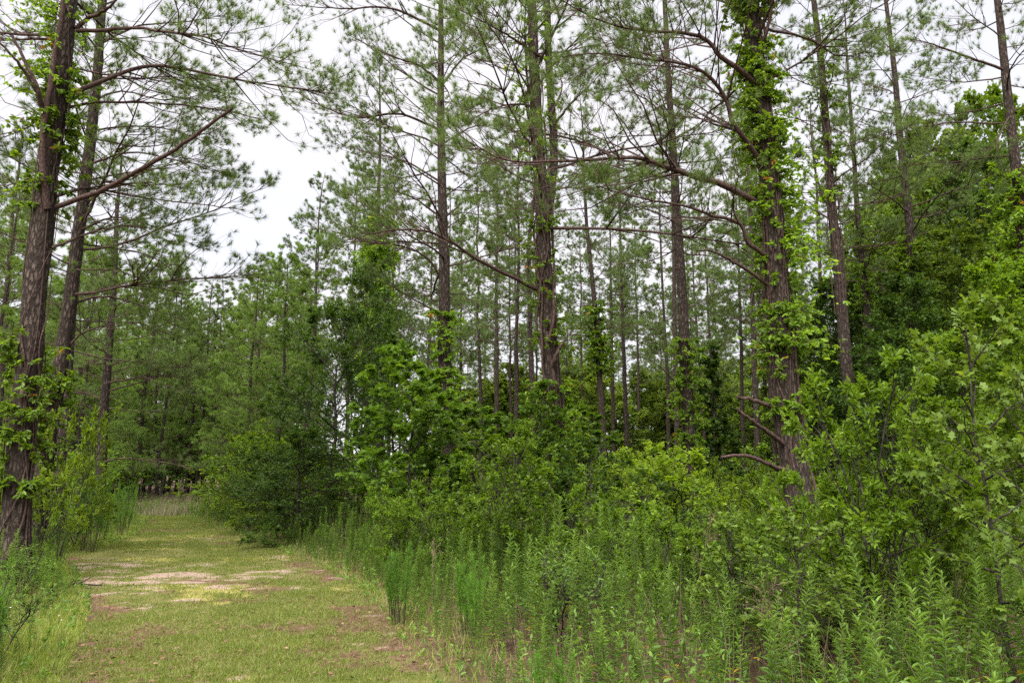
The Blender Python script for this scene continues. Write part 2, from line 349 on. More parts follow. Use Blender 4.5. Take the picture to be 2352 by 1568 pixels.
# mown grass
def blades(x, y, h, wd, lean=.8):
    n = len(x); P = np.stack([x, y, np.full(n, -.015)], -1)
    a = rng.uniform(0, 2 * np.pi, n); s = np.stack([np.cos(a), np.sin(a), np.zeros(n)], -1) * (wd / 2)[:, None]
    q = rng.normal(0, lean, (n, 2)) * h[:, None] * .6
    top = P + np.stack([q[:, 0], q[:, 1], h], -1)
    V = np.stack([P - s, P + s, top], 1).reshape(-1, 3)
    return (V, np.arange(n * 3).reshape(-1, 3), 0, np.repeat(rng.random(n), 3))
def mown_grass():
    n = 620000; y = 4.6 + 21 * rng.random(n) ** 1.7; x = xl(y) - .3 + (xr(y) - xl(y) + .6) * rng.random(n)
    keep = (rng.random(n) < np.clip(lawn(x, y) * 3 + .6, 0, 1) * (1 - .86 * sandf(x, y) ** .5) * (1 - .82 * brownf(x, y))) & (rng.random(n) < .25 + .9 * vnoise(x, y, .22, 77, 3))
    x, y = x[keep], y[keep]; n = len(x)
    sc_ = 1 + y * .03
    return build('mown_grass', [blades(x, y, rng.uniform(.008, .034, n) * sc_ * (.35 + 1.4 * vnoise(x, y, .28, 99, 3)), rng.uniform(.004, .008, n) * sc_)], M['grass'])
tag(mown_grass(), 'short patchy mown grass of the woodland path, mixed green and straw', 'grass', kind='stuff')
def litter():
    n = 26000; y = 4.6 + 20 * rng.random(n) ** 1.5; x = xl(y) - 1.2 + (xr(y) - xl(y) + 2.6) * rng.random(n)
    keep = rng.random(n) < np.clip(brownf(x, y) * .9 + .10, 0, 1) * np.where(sandf(x, y) > .5, .5, 1); x, y = x[keep], y[keep]; n = len(x)
    P = np.stack([x, y, np.full(n, .012)], -1); D = rng.normal(size=(n, 3)) * np.array([1, 1, .15])
    k = n // 3
    a = leaves(P[:k], D[:k], .045, .03, 'diamond', 2.0)
    b = leaves(P[k:], D[k:], .10, .006, 'diamond', 2.0)
    return build('leaf_litter', [a, b], M['litter'])
tag(litter(), 'brown fallen needles and dead leaves scattered over the path and its margins', 'leaf litter', kind='stuff')

# ------------------------------------------------------------------ pines
def pine_parts(trunk, r0, z0, K, ln, wd, nprim, Lmax, dens=1., sides=12, bias=None, zt=None, twigs=4, low_elev=8, seed=None, skip=None, prof=.8):
    """trunk: (n,3) local polyline from ground to tip. returns trunk, branches, needles part lists"""
    H = trunk[-1, 2]; n = len(trunk)
    fr = np.clip(trunk[:, 2] / H, 0, 1); rr = r0 * (1 - fr) ** .75 * .96 + .012
    rr = rr + r0 * .28 * np.exp(-np.clip(trunk[:, 2], 0, 99) / .35)
    T = tubes(trunk[None], rr[None], sides, 0, .5)
    if r0 > .145 and sides > 8:
        m = int(H / .07); zz = np.linspace(0, 1, m) ** 1.15 * (n - 1); i_ = np.minimum(zz.astype(int), n - 2); f_ = (zz - i_)[:, None]
        tk = trunk[i_] * (1 - f_) + trunk[i_ + 1] * f_; rk = rr[i_] * (1 - f_[:, 0]) + rr[i_ + 1] * f_[:, 0]; sd_ = 36
        T = tubes(tk[None], rk[None], sd_, 0, .5); v = T[0].reshape(m, sd_, 3); c = tk[:, None]
        ang = np.arange(sd_)[None] / sd_ * 2 * np.pi + 0 * zz[:, None]; z3 = tk[:, 2:3] + 0 * ang; q = rng.integers(100)
        cell_ = np.abs(vnoise(ang * 2.6 + q, z3 * 2.2, .5, 5 + q, 2) - .5) * 2; fine_ = vnoise(ang * 6, z3 * 5, .5, 8 + q, 2) - .5
        dsp = .085 * np.clip(cell_ * 3, 0, 1) - .05 + .05 * fine_ + .05 * (vnoise(ang, z3, .8, q) - .5)
        T = ((c + (v - c) * (1 + dsp[..., None])).reshape(-1, 3), T[1], 0, T[3])
    else:
        v = T[0].reshape(n, sides, 3); c = trunk[:, None]; v = c + (v - c) * (1 + rng.normal(0, .035, (n, sides, 1)))
        T = (v.reshape(-1, 3), T[1], 0, T[3])
    z = z0 + (H - .4 - z0) * (np.arange(nprim) + rng.random(nprim)) / nprim
    t = (z - z0) / (H - z0)
    az = np.arange(nprim) * 2.39996 + rng.normal(0, .35, nprim)
    L = Lmax * ((1 - t) ** prof * .92 + .14) * rng.uniform(.6, 1.15, nprim)
    
    if bias is not None: L = L * (1 + bias[1] * np.cos(az - bias[0]))
    e = R(1) * (low_elev + 42 * t + rng.normal(0, 9, nprim))
    k = 8; P = np.zeros((nprim, k, 3))
    P[:, 0] = np.stack([np.interp(z, trunk[:, 2], trunk[:, j]) for j in range(3)], -1)
    bend = rng.uniform(-.2, .5, nprim); aw = np.cumsum(rng.normal(0, .13, (nprim, k)), 1)
    for j in range(1, k):
        s = j / (k - 1); el = e + bend * (s * 1.3 - .55) + rng.normal(0, .07, nprim)
        a = az + aw[:, j]
        P[:, j] = P[:, j - 1] + (L / (k - 1))[:, None] * np.stack([np.cos(a) * np.cos(el), np.sin(a) * np.cos(el), np.sin(el)], -1)
    if skip is not None: P = P[~skip(P)]
    Lp = plen(P); rb = .005 + .0068 * Lp
    B = [tubes(P, taper(P, rb, .005), 5)]
    b2, nd = fine(P, K, ln, wd, dens, twigs)
    return T, B + b2, nd

def fine(P, K, ln, wd, dens=1., twigs=4, s0=.22, sub=.5, tw=.0038):
    S = spawn(P, 4.3 * dens, s0, 1., (28, 62), lambda s: sub * (1.12 - s) + .06, 5, .18, .35, .05, .12)
    Tw = spawn(S, -twigs, .25, 1., (22, 55), lambda s: .42 * (1.15 - s) + .1, 4, .3, .6, .05, .10)
    B = [tubes(S, taper(S, tw + .006 * plen(S), tw * .55), 3), tubes(Tw, taper(Tw, tw * .6, tw * .4), 3)]
    q = np.concatenate([Tw[:, -1], S[:, -1], P[:, -1]])
    d = np.concatenate([Tw[:, -1] - Tw[:, -2], S[:, -1] - S[:, -2], P[:, -1] - P[:, -2]])
    keep = rng.random(len(q)) < .95; q, d = q[keep], d[keep]
    d = nrm(nrm(d) + np.array([0, 0, .3]))
    return B, [needles(q, d, K, ln, wd)]

def path_trunk(pts, Y, H=18.5, n=34, dy=0.):
    """trunk through picture points given bottom to top; extended to the ground and to height H"""
    W = np.array([at(u, v, Y) for u, v in pts]); W = W[np.argsort(W[:, 2])]
    if W[0, 2] > .05:
        sl = (W[1] - W[0]) / (W[1, 2] - W[0, 2]) * .6; W = np.vstack([W[0] - sl * W[0, 2] - np.array([0, 0, W[0, 2] * .4]), W]); W[0, 2] = 0
    else: W[0, 2] = 0
    if W[-1, 2] < H - .5:
        sl = (W[-1] - W[-2]) / (W[-1, 2] - W[-2, 2]) * .5; dz = H - W[-1, 2]; e = W[-1] + sl * dz; e[2] = H
        W = np.vstack([W, (W[-1] + e) / 2 + np.array([.05, .05, 0]), e])
    else: W[-1, 2] = H
    W[:, 1] = Y
    zz = W[:, 2]; g = np.concatenate([[-.15, 0, .15, .4, .8], np.linspace(1.3, H, n)])
    P = np.stack([np.interp(g, zz, W[:, 0]), np.full(len(g), Y) + dy * g / H, g], -1)
    P[:, 0] += np.convolve(np.pad(rng.normal(0, .02, len(g)), 2, 'edge'), np.ones(5) / 5, 'valid')
    base = np.array([np.interp(0, zz, W[:, 0]), Y, 0]); return P - base, base

def limb(root, base, pts, Y, r, r1=.006, leafy=True, name='branch', K=46, ln=.125, wd=.0052, dens=1.55, twigs=6, s0=.2, sub=.5, label=None, mat='twig'):
    """a traced limb: pts (u, v, dY) in the picture at the tree's own distance"""
    W = np.array([at(p[0], p[1], Y + (p[2] if len(p) > 2 else 0)) for p in pts]) - base
    P = spline(W, 22)[None]; P[0, 1:-1] += rng.normal(0, .006, (20, 3))
    o = build(name, [tubes(P, taper(P, r, r1), 8)], M[mat], root, True)
    if label: o['label'] = label
    if leafy:
        b, n = fine(P, K, ln, wd, dens, twigs, s0, sub)
        build('twigs', b, M[mat], o); build('needles', n, M['needle'], o)
    return o

def hero(pts, Y, r, label, z0=6, H=18.5, nprim=36, Lmax=2.6, K=44, ln=.13, wd=.0055, dens=1.45, bias=None, group=None, name='pine_tree', twigs=5, low_elev=8, skip=None, dy=0):
    tr, base = path_trunk(pts, Y, H, dy=dy)
    root = empty(name, base, label, 'pine tree', group)
    T, B, N_ = pine_parts(tr, r, z0, K, ln, wd, nprim, Lmax, dens, 14, bias, twigs=twigs, low_elev=low_elev, skip=skip)
    build('trunk', [T], M['bark'], root, True); build('branches', B, M['twig'], root); build('needles', N_, M['needle'], root)
    return root, base, tr

G1 = 'large pines standing beside the path'
# big left pine
t1, b1, tr1 = hero([(30, 1310), (50, 1000), (70, 800), (84, 640), (110, 400), (140, 200), (160, 0)], 10.2, .18,
    'largest leaning pine at the left edge, vines on its trunk, limbs over the path', z0=8.0, nprim=28, Lmax=3.2)
for pts, r, kw in [
    ([(178, 72), (240, 70, -.2), (305, 65, -.5), (400, 76, -.7), (470, 85, -.9), (560, 118, -1), (680, 150, -1.2)], .034, {}),
    ([(155, 225), (215, 195), (300, 160, .2), (375, 152, .3), (500, 175, .4), (600, 192, .5), (700, 205, .6), (775, 218, .6)], .042, {}),
    ([(160, 246), (250, 234, .3), (400, 240, .8), (520, 255, 1), (600, 275, 1.2)], .026, {}),
    ([(128, 450), (190, 434, .5), (260, 440, .8), (330, 455, 1), (450, 468, 1.3), (560, 482, 1.4)], .028, {}),
    ([(120, 570), (180, 545, .3), (240, 526, .6), (310, 520, .9), (400, 560, 1)], .024, {}),
    ([(172, 65), (205, 42), (245, 22, -.3), (275, -10, -.5), (330, -80, -.8)], .04, {}),
    ([(150, 300), (100, 270, .6), (50, 300, 1.0), (-40, 330, 1.4)], .02, {}),
    ([(150, 90), (60, 90, .4), (0, 92, .6), (-120, 70, .8)], .025, {}),
]: limb(t1, b1, pts, 10.2, r, **kw)
limb(t1, b1, [(130, 475), (230, 438, -.3), (320, 390, -.5), (415, 335, -.7), (480, 288, -.8), (535, 248, -.9)], 10.2, .040, .02, dens=.8, s0=.2, sub=.35, twigs=4, label='thick bare limb with a broken end')
limb(t1, b1, [(110, 480, -.1), (98, 400, -.25), (100, 300, -.3), (112, 220, -.3), (128, 120, -.3), (145, 0, -.3), (150, -120, -.3)], 10.2, .055, .03, leafy=False, label='upright limb growing close beside the trunk')
limb(t1, b1, [(97, 250, -.3), (85, 200, -.5), (62, 150, -.6), (28, 82, -.7)], 10.2, .04, .02, leafy=False, name='broken_branch')
limb(t1, b1, [(92, 225, -.4), (60, 170, -.6), (30, 130, -.8), (-20, 80, -1)], 10.2, .03, .015, leafy=False, name='broken_branch')
# second left pine
t2, b2, tr2 = hero([(85, 1190), (110, 1000), (132, 880), (160, 700), (185, 500), (198, 400), (222, 180), (236, 0)], 13.6, .15,
    'slimmer pine just right of the largest left pine, trunk wrapped in vine low down', z0=5.0, nprim=42, Lmax=3.0, bias=(0, .45), low_elev=14)
for pts, r in [([(160, 700), (235, 680, .3), (320, 700, .6), (430, 738, .8)], .03), ([(190, 470), (260, 430), (350, 420, .5), (450, 440, .6)], .03), ([(150, 800), (200, 760), (300, 740, -.5), (400, 770, -.6)], .025),
    ([(205, 300), (300, 290, .4), (400, 300, .7), (520, 345, 1)], .024), ([(200, 380), (300, 350, -.5), (420, 372, -.9), (500, 392, -1)], .026), ([(182, 530), (260, 500, -.4), (350, 520, -.7), (440, 560, -1)], .024),
    ([(178, 560), (260, 570, .6), (350, 590, .9), (420, 640, 1)], .022), ([(215, 230), (280, 210, .5), (380, 230, .8), (480, 215, 1.1)], .024), ([(228, 100), (320, 60, .5), (430, 50, .8), (540, 30, 1.1)], .026), ([(170, 620), (250, 620, -.6), (330, 640, -1)], .02), ([(195, 400), (120, 390, .5), (40, 420, 1), (-30, 440, 1)], .02)]:
    limb(t2, b2, pts, 13.6, r)
# third left pine
hero([(150, 940), (162, 760), (172, 600), (190, 400)], 17.5, .13, 'thin straight pine half hidden behind the second left pine', z0=4.5, nprim=34, Lmax=2.5, K=40, wd=.007, H=14.5)
hero([(2, 900), (20, 600), (30, 480)], 27, .13, 'slender pine at the far left edge behind the largest pine', z0=5, nprim=40, Lmax=2.4, K=26, wd=.0095, H=16.5)
t5, b5, _ = hero([(228, 1120), (246, 850), (262, 650), (268, 480)], 20, .15, 'open-branched pine with level low limbs left of the path', z0=3.2, nprim=34, Lmax=3.0, K=36, wd=.0075, H=11.8, low_elev=4)
for pts in ([(243, 880), (300, 870, -.5), (345, 870, -1), (420, 900, -1.5)], [(238, 1060), (290, 1052, -.5), (370, 1060, -1), (440, 1075, -1.2)], [(246, 840), (300, 830, -.5), (380, 850, -.8)], [(240, 960), (190, 930, -.4), (130, 940, -1)]):
    limb(t5, b5, pts, 20, .03, K=36, wd=.0075)
# centre pines
t6, b6, _ = hero([(1032, 1070), (1026, 900), (1020, 750), (1016, 400), (1013, 200), (1012, 0)], 17, .175,
    'straight pine in the middle left of the vine-wrapped forked pine', z0=6.6, nprim=58, Lmax=3.5, bias=(math.pi, .25), dens=1.4)
for pts, r in [([(1012, 637), (984, 595, -.3), (944, 572, -.6), (884, 560, -1), (800, 556, -1.4), (730, 590, -1.6)], .034), ([(1010, 720), (964, 695, -.3), (904, 660, -.7), (850, 640, -1)], .028), ([(1008, 186), (960, 150, -.5), (900, 130, -.9), (800, 80, -1.3)], .04), ([(1018, 192), (1060, 138), (1110, 108), (1160, 60)], .034), ([(1022, 800), (970, 770, .4), (930, 740, .7)], .024),
    ([(1010, 70), (900, 20, -.5), (780, 20, -1), (650, 10, -1.5)], .04), ([(1012, 300), (920, 262, -.6), (820, 270, -1), (730, 240, -1.3), (650, 190, -1.6)], .038), ([(1014, 420), (930, 370, .4), (850, 350, .8), (770, 330, 1.2)], .03), ([(1014, 500), (940, 450, -.5), (860, 430, -.9), (790, 440, -1)], .028), ([(1018, 330), (1090, 290, -.4), (1150, 300, -.6)], .026), ([(1020, 500), (1090, 450, .4), (1150, 460, .6)], .024)]:
    limb(t6, b6, pts, 17, r)
t7, b7, tr7 = hero([(1290, 1200), (1275, 1010), (1264, 830), (1254, 640), (1246, 470), (1236, 350), (1228, 200), (1222, 0)], 12.6, .168,
    'thick forked pine in the centre, wrapped in ropes of woody vine', z0=6.2, nprim=54, Lmax=3.4, bias=(-1.2, .3), dens=1.4)
o = limb(t7, b7, [(1252, 520, .0), (1266, 430, .1), (1272, 340, .15), (1262, 180, .2), (1256, 0, .2), (1252, -200, .2), (1250, -420, .2)], 12.6, .10, .05, leafy=False, name='trunk_fork', mat='bark')
for pts, r in [([(1240, 668), (1164, 630, -.5), (1094, 595, -.9), (1044, 560, -1.2), (994, 535, -1.4), (934, 528, -1.6), (874, 532, -1.8), (784, 555, -2)], .042), ([(1234, 250), (1190, 240, -.4), (1130, 250, -.8), (1060, 290, -1)], .03),
               ([(1270, 290), (1310, 240, -.3), (1350, 200, -.5), (1380, 170, -.6)], .03), ([(1262, 270), (1290, 200, .2), (1275, 130, .3)], .026), ([(1240, 130), (1180, 90, -.8), (1130, 60, -1.2), (1050, 20, -1.6)], .03)]:
    limb(t7, b7, pts, 12.6, r)
limb(t7, b7, [(1262, 870), (1272, 830, -.25), (1285, 800, -.3), (1300, 778, -.3)], 12.6, .045, .02, leafy=False, name='broken_branch')
hero([(1224, 950), (1216, 700), (1214, 560), (1228, 440)], 24, .115, 'thin pine close behind the left side of the forked pine', z0=6, nprim=40, Lmax=2.4, K=12, wd=.011, H=17)
t8, b8, _ = hero([(1592, 1140), (1576, 850), (1562, 600), (1552, 430), (1540, 250), (1525, 0)], 17.5, .16,
    'straight bare pine right of the centre with a tuft of vine at mid trunk', z0=7.2, nprim=54, Lmax=3.1, dens=1.35)
for pts, r in [([(1545, 300), (1500, 240), (1440, 210), (1380, 215)], .03), ([(1555, 470), (1600, 430), (1650, 400)], .022), ([(1552, 420), (1500, 400, .5), (1450, 420, .8)], .022)]:
    limb(t8, b8, pts, 17.5, r)
limb(t8, b8, [(1565, 900), (1545, 870, -.3), (1512, 838, -.5)], 17.5, .03, .015, leafy=False, name='broken_branch')
# right hero pine
t9, b9, tr9 = hero([(1868, 1330), (1835, 1150), (1812, 1000), (1802, 880), (1793, 784), (1779, 560), (1764, 380), (1739, 150), (1728, 0)], 10.0, .19,
    'big dark pine right of centre covered in creeper, long limbs arching left', z0=7.6, nprim=34, Lmax=3.3, dens=1.4)
for pts, r in [
    ([(1750, 472), (1660, 425, -.5), (1568, 397, -.8), (1510, 375, -1), (1469, 362, -1.1), (1384, 365, -1.3), (1264, 372, -1.5), (1159, 367, -1.7), (1084, 330, -1.8)], .05),
    ([(1757, 405), (1733, 350, -.2), (1688, 290, -.5), (1668, 230, -.6), (1628, 175, -.8), (1568, 147, -1), (1474, 135, -1.2), (1380, 122, -1.4), (1290, 130, -1.5)], .045),
    ([(1745, 205), (1700, 160, -.3), (1650, 128, -.5), (1630, 95, -.6), (1568, 75, -.8), (1500, 72, -1), (1410, 58, -1.2), (1330, 25, -1.4), (1290, 0, -1.5)], .045),
    ([(1768, 592), (1720, 560, -.2), (1700, 515, -.3), (1640, 495, -.5), (1568, 472, -.7), (1500, 460, -.9), (1430, 445, -1), (1370, 428, -1.1)], .036),
    ([(1742, 122), (1758, 80, -.2), (1772, 20, -.3), (1775, -80, -.3)], .045)]:
    limb(t9, b9, pts, 10.0, r, sub=.5, dens=2.5, ln=.14)
limb(t9, b9, [(1775, 662), (1723, 625, -.2), (1668, 592, -.4), (1633, 575, -.5), (1600, 576, -.6)], 10, .03, .012, leafy=False)
for pts in ([(1795, 945), (1733, 919, -.3), (1690, 911, -.4)], [(1815, 1032), (1768, 994, -.3), (1728, 966, -.5), (1690, 936, -.6)], [(1820, 1085), (1783, 1074, -.2), (1743, 1054, -.4), (1708, 1046, -.5), (1655, 1049, -.6)]):
    limb(t9, b9, pts, 10, .04, .018, leafy=False, name='broken_branch')
t10, b10, _ = hero([(1985, 1200), (1960, 980), (1943, 820), (1926, 620), (1910, 470), (1887, 150), (1870, 0)], 16, .15,
    'slim pine directly right of the creeper-covered pine, vine leaves on its upper trunk', z0=8, nprim=40, Lmax=2.4)
for pts in ([(1940, 560), (1895, 460), (1870, 380), (1862, 280), (1860, 230)], [(1935, 530), (1900, 500), (1850, 470), (1810, 430)], [(1925, 480, .1), (1935, 430, .2), (1936, 400, .2)]):
    limb(t10, b10, pts, 16, .028, .01, dens=.5, s0=.4, sub=.3)
hero([(1995, 760), (1985, 640), (1970, 500), (1956, 300), (1944, 100)], 22, .135, 'pine with sparse limbs second to the right of the creeper-covered pine', z0=7.5, nprim=44, Lmax=2.6, K=40, wd=.007)
t12, b12, tr12 = hero([(2128, 780), (2100, 620), (2088, 500), (2074, 380), (2056, 180), (2035, 0)], 18, .15,
    'leaning pine with a skirt of leafy vine near the dark broadleaf wood', z0=7.5, nprim=44, Lmax=2.8)
t13, b13, tr13 = hero([(2375, 760), (2348, 560), (2336, 400), (2312, 200), (2290, 0)], 15, .155, 'pine at the right edge whose long limb reaches left over the wood', z0=8.5, nprim=36, Lmax=2.4, bias=(math.pi, .3))
limb(t13, b13, [(2310, 162), (2218, 130, -.3), (2143, 102, -.5), (2083, 88, -.6)], 15, .034)
limb(t13, b13, [(2330, 250), (2290, 330, -.2), (2310, 420, -.2)], 15, .026)
# mid distance named pines
for pts, Y, r, H, lab, z0 in [
    ([(875, 900), (868, 550)], 24, .13, 17.3, 'pine wrapped in green vine left of the middle, behind the dark broadleaf tree', 4.5),
    ([(1385, 1000), (1372, 760), (1348, 520), (1340, 400)], 27, .14, 17.5, 'pine with a vine clump where its trunk kinks, right of the forked pine', 6.5),
    ([(1411, 1110), (1403, 700)], 33, .10, 17, 'very thin straight pine, left one of two thin neighbours in the clearing', 7.5),
    ([(1444, 1115), (1432, 800), (1426, 600)], 30, .105, 17, 'very thin pine right of its thin neighbour in the clearing', 7.5),
    ([(1142, 1030), (1140, 650)], 31, .125, 17, 'straight pale pine between the middle pine and the forked pine', 7),
    ([(1552, 860), (1546, 560)], 26, .11, 18, 'thin pine just behind the straight bare pine right of the centre', 7),
    ([(1735, 900), (1725, 560)], 26, .12, 18, 'straight pine just left of and behind the creeper-covered pine', 6),
    ([(1705, 930), (1698, 640)], 33, .105, 17, 'thinnest pine left of the creeper-covered pine, far back', 7),
    ([(1888, 870), (1882, 600)], 28, .12, 17, 'dark slim pine trunk between the creeper-covered pine and its slim neighbour', 6)]:
    hero(pts, Y, r, lab, z0=z0, nprim=42, Lmax=2.3, K=26, wd=.0095, H=H, twigs=5)

# background pine kinds
def pine_kind(H, z0, r, nprim, Lmax, K, wd, ln=.17, seed=0, needle='needle', lab='x', low_elev=8, dens=1., twigs=4, prof=.7):
    g = np.concatenate([[-.15, 0, .2, .6], np.linspace(1.5, H, 14)])
    tr = np.stack([np.cumsum(rng.normal(0, .04, len(g))), np.cumsum(rng.normal(0, .04, len(g))), g], -1); tr -= tr[1] * np.array([1, 1, 0])
    root = empty('pine_tree', (0, 0, 0), lab, 'pine tree')
    T, B, N_ = pine_parts(tr, r, z0, K, ln, wd, nprim, Lmax, dens, 8, None, low_elev=low_elev, twigs=twigs, prof=prof)
    build('trunk', [T], M['bark'], root, True); build('branches', B, M['twig'], root); build('needles', N_, M[needle], root)
    return Kind(root)
FAR = [pine_kind(18, 6 + .8 * i, .10, 50, 2.4, 24, .0115, .15, dens=1.4, twigs=6) for i in range(5)]
EDGE = [pine_kind(15, (1.4, 2.0, 3.2)[i], .13, 66, 3.0, 36, .011, .17, needle='needle_soft', low_elev=0, twigs=6, dens=1.35, prof=.5) for i in range(3)]
SKY = np.array([(-200, 330), (0, 300), (60, 330), (120, 480), (200, 520), (300, 490), (400, 600), (440, 720), (485, 690), (510, 610), (600, 540), (650, 430), (700, 345), (760, 285), (850, 190), (930, 60), (980, -300), (1800, -300), (2000, -100), (2120, 120), (2352, 100), (2600, 100)])
taken = [(b[0], b[1]) for b in (b1, b2, b5, b6, b7, b9, b10, b12, b13)] + [(X(870, 24), 24.), (X(1385, 27), 27), (X(1411, 33), 33), (X(1444, 30), 30), (X(1142, 31), 31)]
tries = 0; placed = 0
while placed < 175 and tries < 9000:
    tries += 1
    y = rng.uniform(21, 92); u = rng.uniform(-60, 2420); x = X(u, y)
    if u > 900 and y < 25: continue
    if any((x - a) ** 2 + (y - b) ** 2 < (2.9 + y * .012) ** 2 for a, b in taken): continue
    if u < 530 and y < 33: 
        if not (u < 210 and y > 22): continue
    if 270 < u < 500 and y < 36: continue
    s = rng.uniform(.86, 1.08); H = 18 * s
    edge = u < 680 and y < 62
    if edge: H = 15 * s * rng.uniform(.8, 1.15)
    top = proj(x, y, H)[1]; lim = np.interp(u, SKY[:, 0], SKY[:, 1])
    if edge and top < lim:
        need = at(u, lim, y)[2]
        if need < 6: continue
        H = need * rng.uniform(.88, 1)
    elif top < lim: continue
    if u > 1850 and (y > 45 or rng.random() < .5): continue
    if 900 < u < 1850 and rng.random() < .12: continue
    taken.append((x, y)); placed += 1
    if edge:
        EDGE[rng.integers(3)].put((x, y, 0), rng.uniform(0, 6.28), H / 15, 'full-crowned pine with foliage to the ground in the stand behind the path', 'edge pines behind the path')
    elif u < 960:
        FAR[rng.integers(5)].put((x, y, 0), rng.uniform(0, 6.28), H / 18, 'distant slim pine in the stand left of the middle pine', 'distant pines left of the middle')
    else:
        FAR[rng.integers(5)].put((x, y, 0), rng.uniform(0, 6.28), H / 18, 'distant slim pine in the open stand beyond the right-hand thicket', 'distant pines right of the middle')
print('far pines', placed)
# young soft pines by the dark broadleaf tree
for u, y, H, lab in [(640, 21, 8.3, 'soft green young pine leaning over the path bend above the dark thicket'), (575, 29, 10.5, 'young pine with rounded crown at the bend of the path'), (705, 26, 11, 'tall bushy pine behind the dark broadleaf tree'),
                     (500, 44, 8.5, 'small bushy pine at the far end of the path, right side'), (400, 58, 10.0, 'bushy pine straight beyond the end of the path'), (310, 56, 10.5, 'bushy pine beyond the path end, left side'), (160, 30, 9, 'bushy pine behind the leaning left pines')]:
    EDGE[rng.integers(3)].put((X(u, y), y, 0), rng.uniform(0, 6.28), H / 15, lab, 'bushy young pines near the path bend')

for u, y, H, lab in [(374, 37, 13, 'pine trunk standing in the rough grass at the end of the path'), (386, 44, 14, 'pine just right of the trunk in the rough grass at the path end'), (413, 47, 14, 'thin pine above the round lime-green bush'), (464, 42, 13.5, 'left one of the thin pines right of the lime-green bush'), (478, 45, 14, 'middle one of the thin pines right of the lime-green bush'), (490, 41, 13.5, 'right one of the thin pines right of the lime-green bush')]:
    FAR[rng.integers(5)].put((X(u, y), y, 0), rng.uniform(0, 6.28), H / 18 * np.array([1.2, 1.2, 1]), lab, 'pines at the end of the path')

# ------------------------------------------------------------------ broadleaf trees and shrubs
def broad(name, lab, cat, H, Wd, nst, dens, lm, leaf, ln, wd, nl, shape, z0=.1, trunk_r=.05, mat='greybark', tw=5, spread=(18, 40), upc=.2, tapers=.65, droop=.15, low=.12, flat=.9, el0=12):
    """multi-stem shrub or single-trunk tree"""
    root = empty(name, (0, 0, 0), lab, cat)
    if nst == 1:
        g = np.linspace(-.1, H * .93, 10); S = np.stack([np.cumsum(rng.normal(0, H * .007, 10)), np.cumsum(rng.normal(0, H * .007, 10)), g], -1)[None]; S[..., :2] -= S[:, :1, :2]
        np_ = int(14 * dens + H * 2.2 * dens)
        s = low + (1 - low) * (np.arange(np_) + rng.random(np_)) / np_
        q, t = sample(S, np.zeros(np_, int), s); az = np.arange(np_) * 2.4 + rng.normal(0, .3, np_)
        prof = np.sqrt(np.clip(1 - ((s - .38) / .66) ** 2, .06, 1)); L = Wd / 2 * prof * rng.uniform(.7, 1.15, np_)
        el = R(1) * (el0 + (60 - el0) * s + rng.normal(0, 9, np_)); d = np.stack([np.cos(az) * np.cos(el), np.sin(az) * np.cos(el), np.sin(el)], -1)
        ss = np.linspace(0, 1, 6)[None, :, None]; Pm = q[:, None] + d[:, None] * L[:, None, None] * ss + rng.normal(0, .035, (np_, 6, 3)) * L[:, None, None] * ss
    else:
        az = np.arange(nst) * 2 * np.pi / nst + rng.normal(0, .4, nst); el = R(1) * (90 - rng.uniform(spread[0] * .4, spread[1], nst)); L = H * rng.uniform(.75, 1.0, nst)
        d = np.stack([np.cos(az) * np.cos(el), np.sin(az) * np.cos(el), np.sin(el)], -1); ss = np.linspace(0, 1, 8)[None, :, None]
        S = d[:, None] * L[:, None, None] * ss + rng.normal(0, .03, (nst, 8, 3)) * L[:, None, None] * ss; S[:, 0, 2] = -.1
        Pm = spawn(S, 3.2 * dens, low, 1, (25, 65), lambda s: (Wd / H) * .62 * (1.1 - s * tapers), 6, upc, 1.2, .04, .15)
    S2 = spawn(Pm, 4.6 * dens * (1 if ln < .09 else .8), .15, 1, (25, 65), lambda s: .45 * (1.15 - s) + .08, 4, upc, .9, .05, .12)
    T3 = spawn(S2, -tw, .15, 1, (20, 60), lambda s: .5 * (1.15 - s) + .15, 4, upc * .6, .9, .05, .09)
    rs = trunk_r * np.ones(len(S))
    build('trunk' if nst == 1 else 'stems', [tubes(S, taper(S, rs, .008), 7), tubes(Pm, taper(Pm, np.minimum(.005 + .009 * plen(Pm), trunk_r * .7), .003), 4), tubes(S2, taper(S2, .005, .003), 3), tubes(T3, taper(T3, .003, .002), 3)], M[mat], root)
    fo = build('foliage', [leaf_on(T3, nl, ln, wd, shape, .1, droop, flat), leaf_on(S2, nl, ln, wd, shape, .5, droop, flat)], M[leaf], root)
    kk = Kind(root); vv = np.zeros(len(fo.data.vertices) * 3, np.float32); fo.data.vertices.foreach_get('co', vv); vv = vv.reshape(-1, 3)
    kk.h = np.percentile(vv[:, 2], 99.3); kk.w = 2 * np.percentile(np.linalg.norm(vv[:, :2], axis=1), 93); return kk
SHRUB = [broad('leafy_shrub', 'x', 'shrub', 2.4, 1.7, 6, 1.0, None, 'shrubleaf', .064, .028, 12, 'ellipse', trunk_r=.010) for i in range(3)]
LIME = [broad('leafy_shrub', 'x', 'shrub', 1.8, 1.5, 6, .9, None, 'limeleaf', .075, .045, 6, 'ellipse', trunk_r=.014) for i in range(2)]
GUM = [broad('sweetgum_sapling', 'x', 'sapling', 5.0, 2.5, 1, 1.25, None, 'gumleaf', .105, .105, 7, 'star', trunk_r=.045, tw=6) for i in range(2)]
OAKS = [broad('oak_sapling', 'x', 'sapling', 3.1, 1.5, 1, 1.0, None, 'oakleaf', .10, .075, 6, 'lobed', trunk_r=.022, low=.2) for i in range(2)]
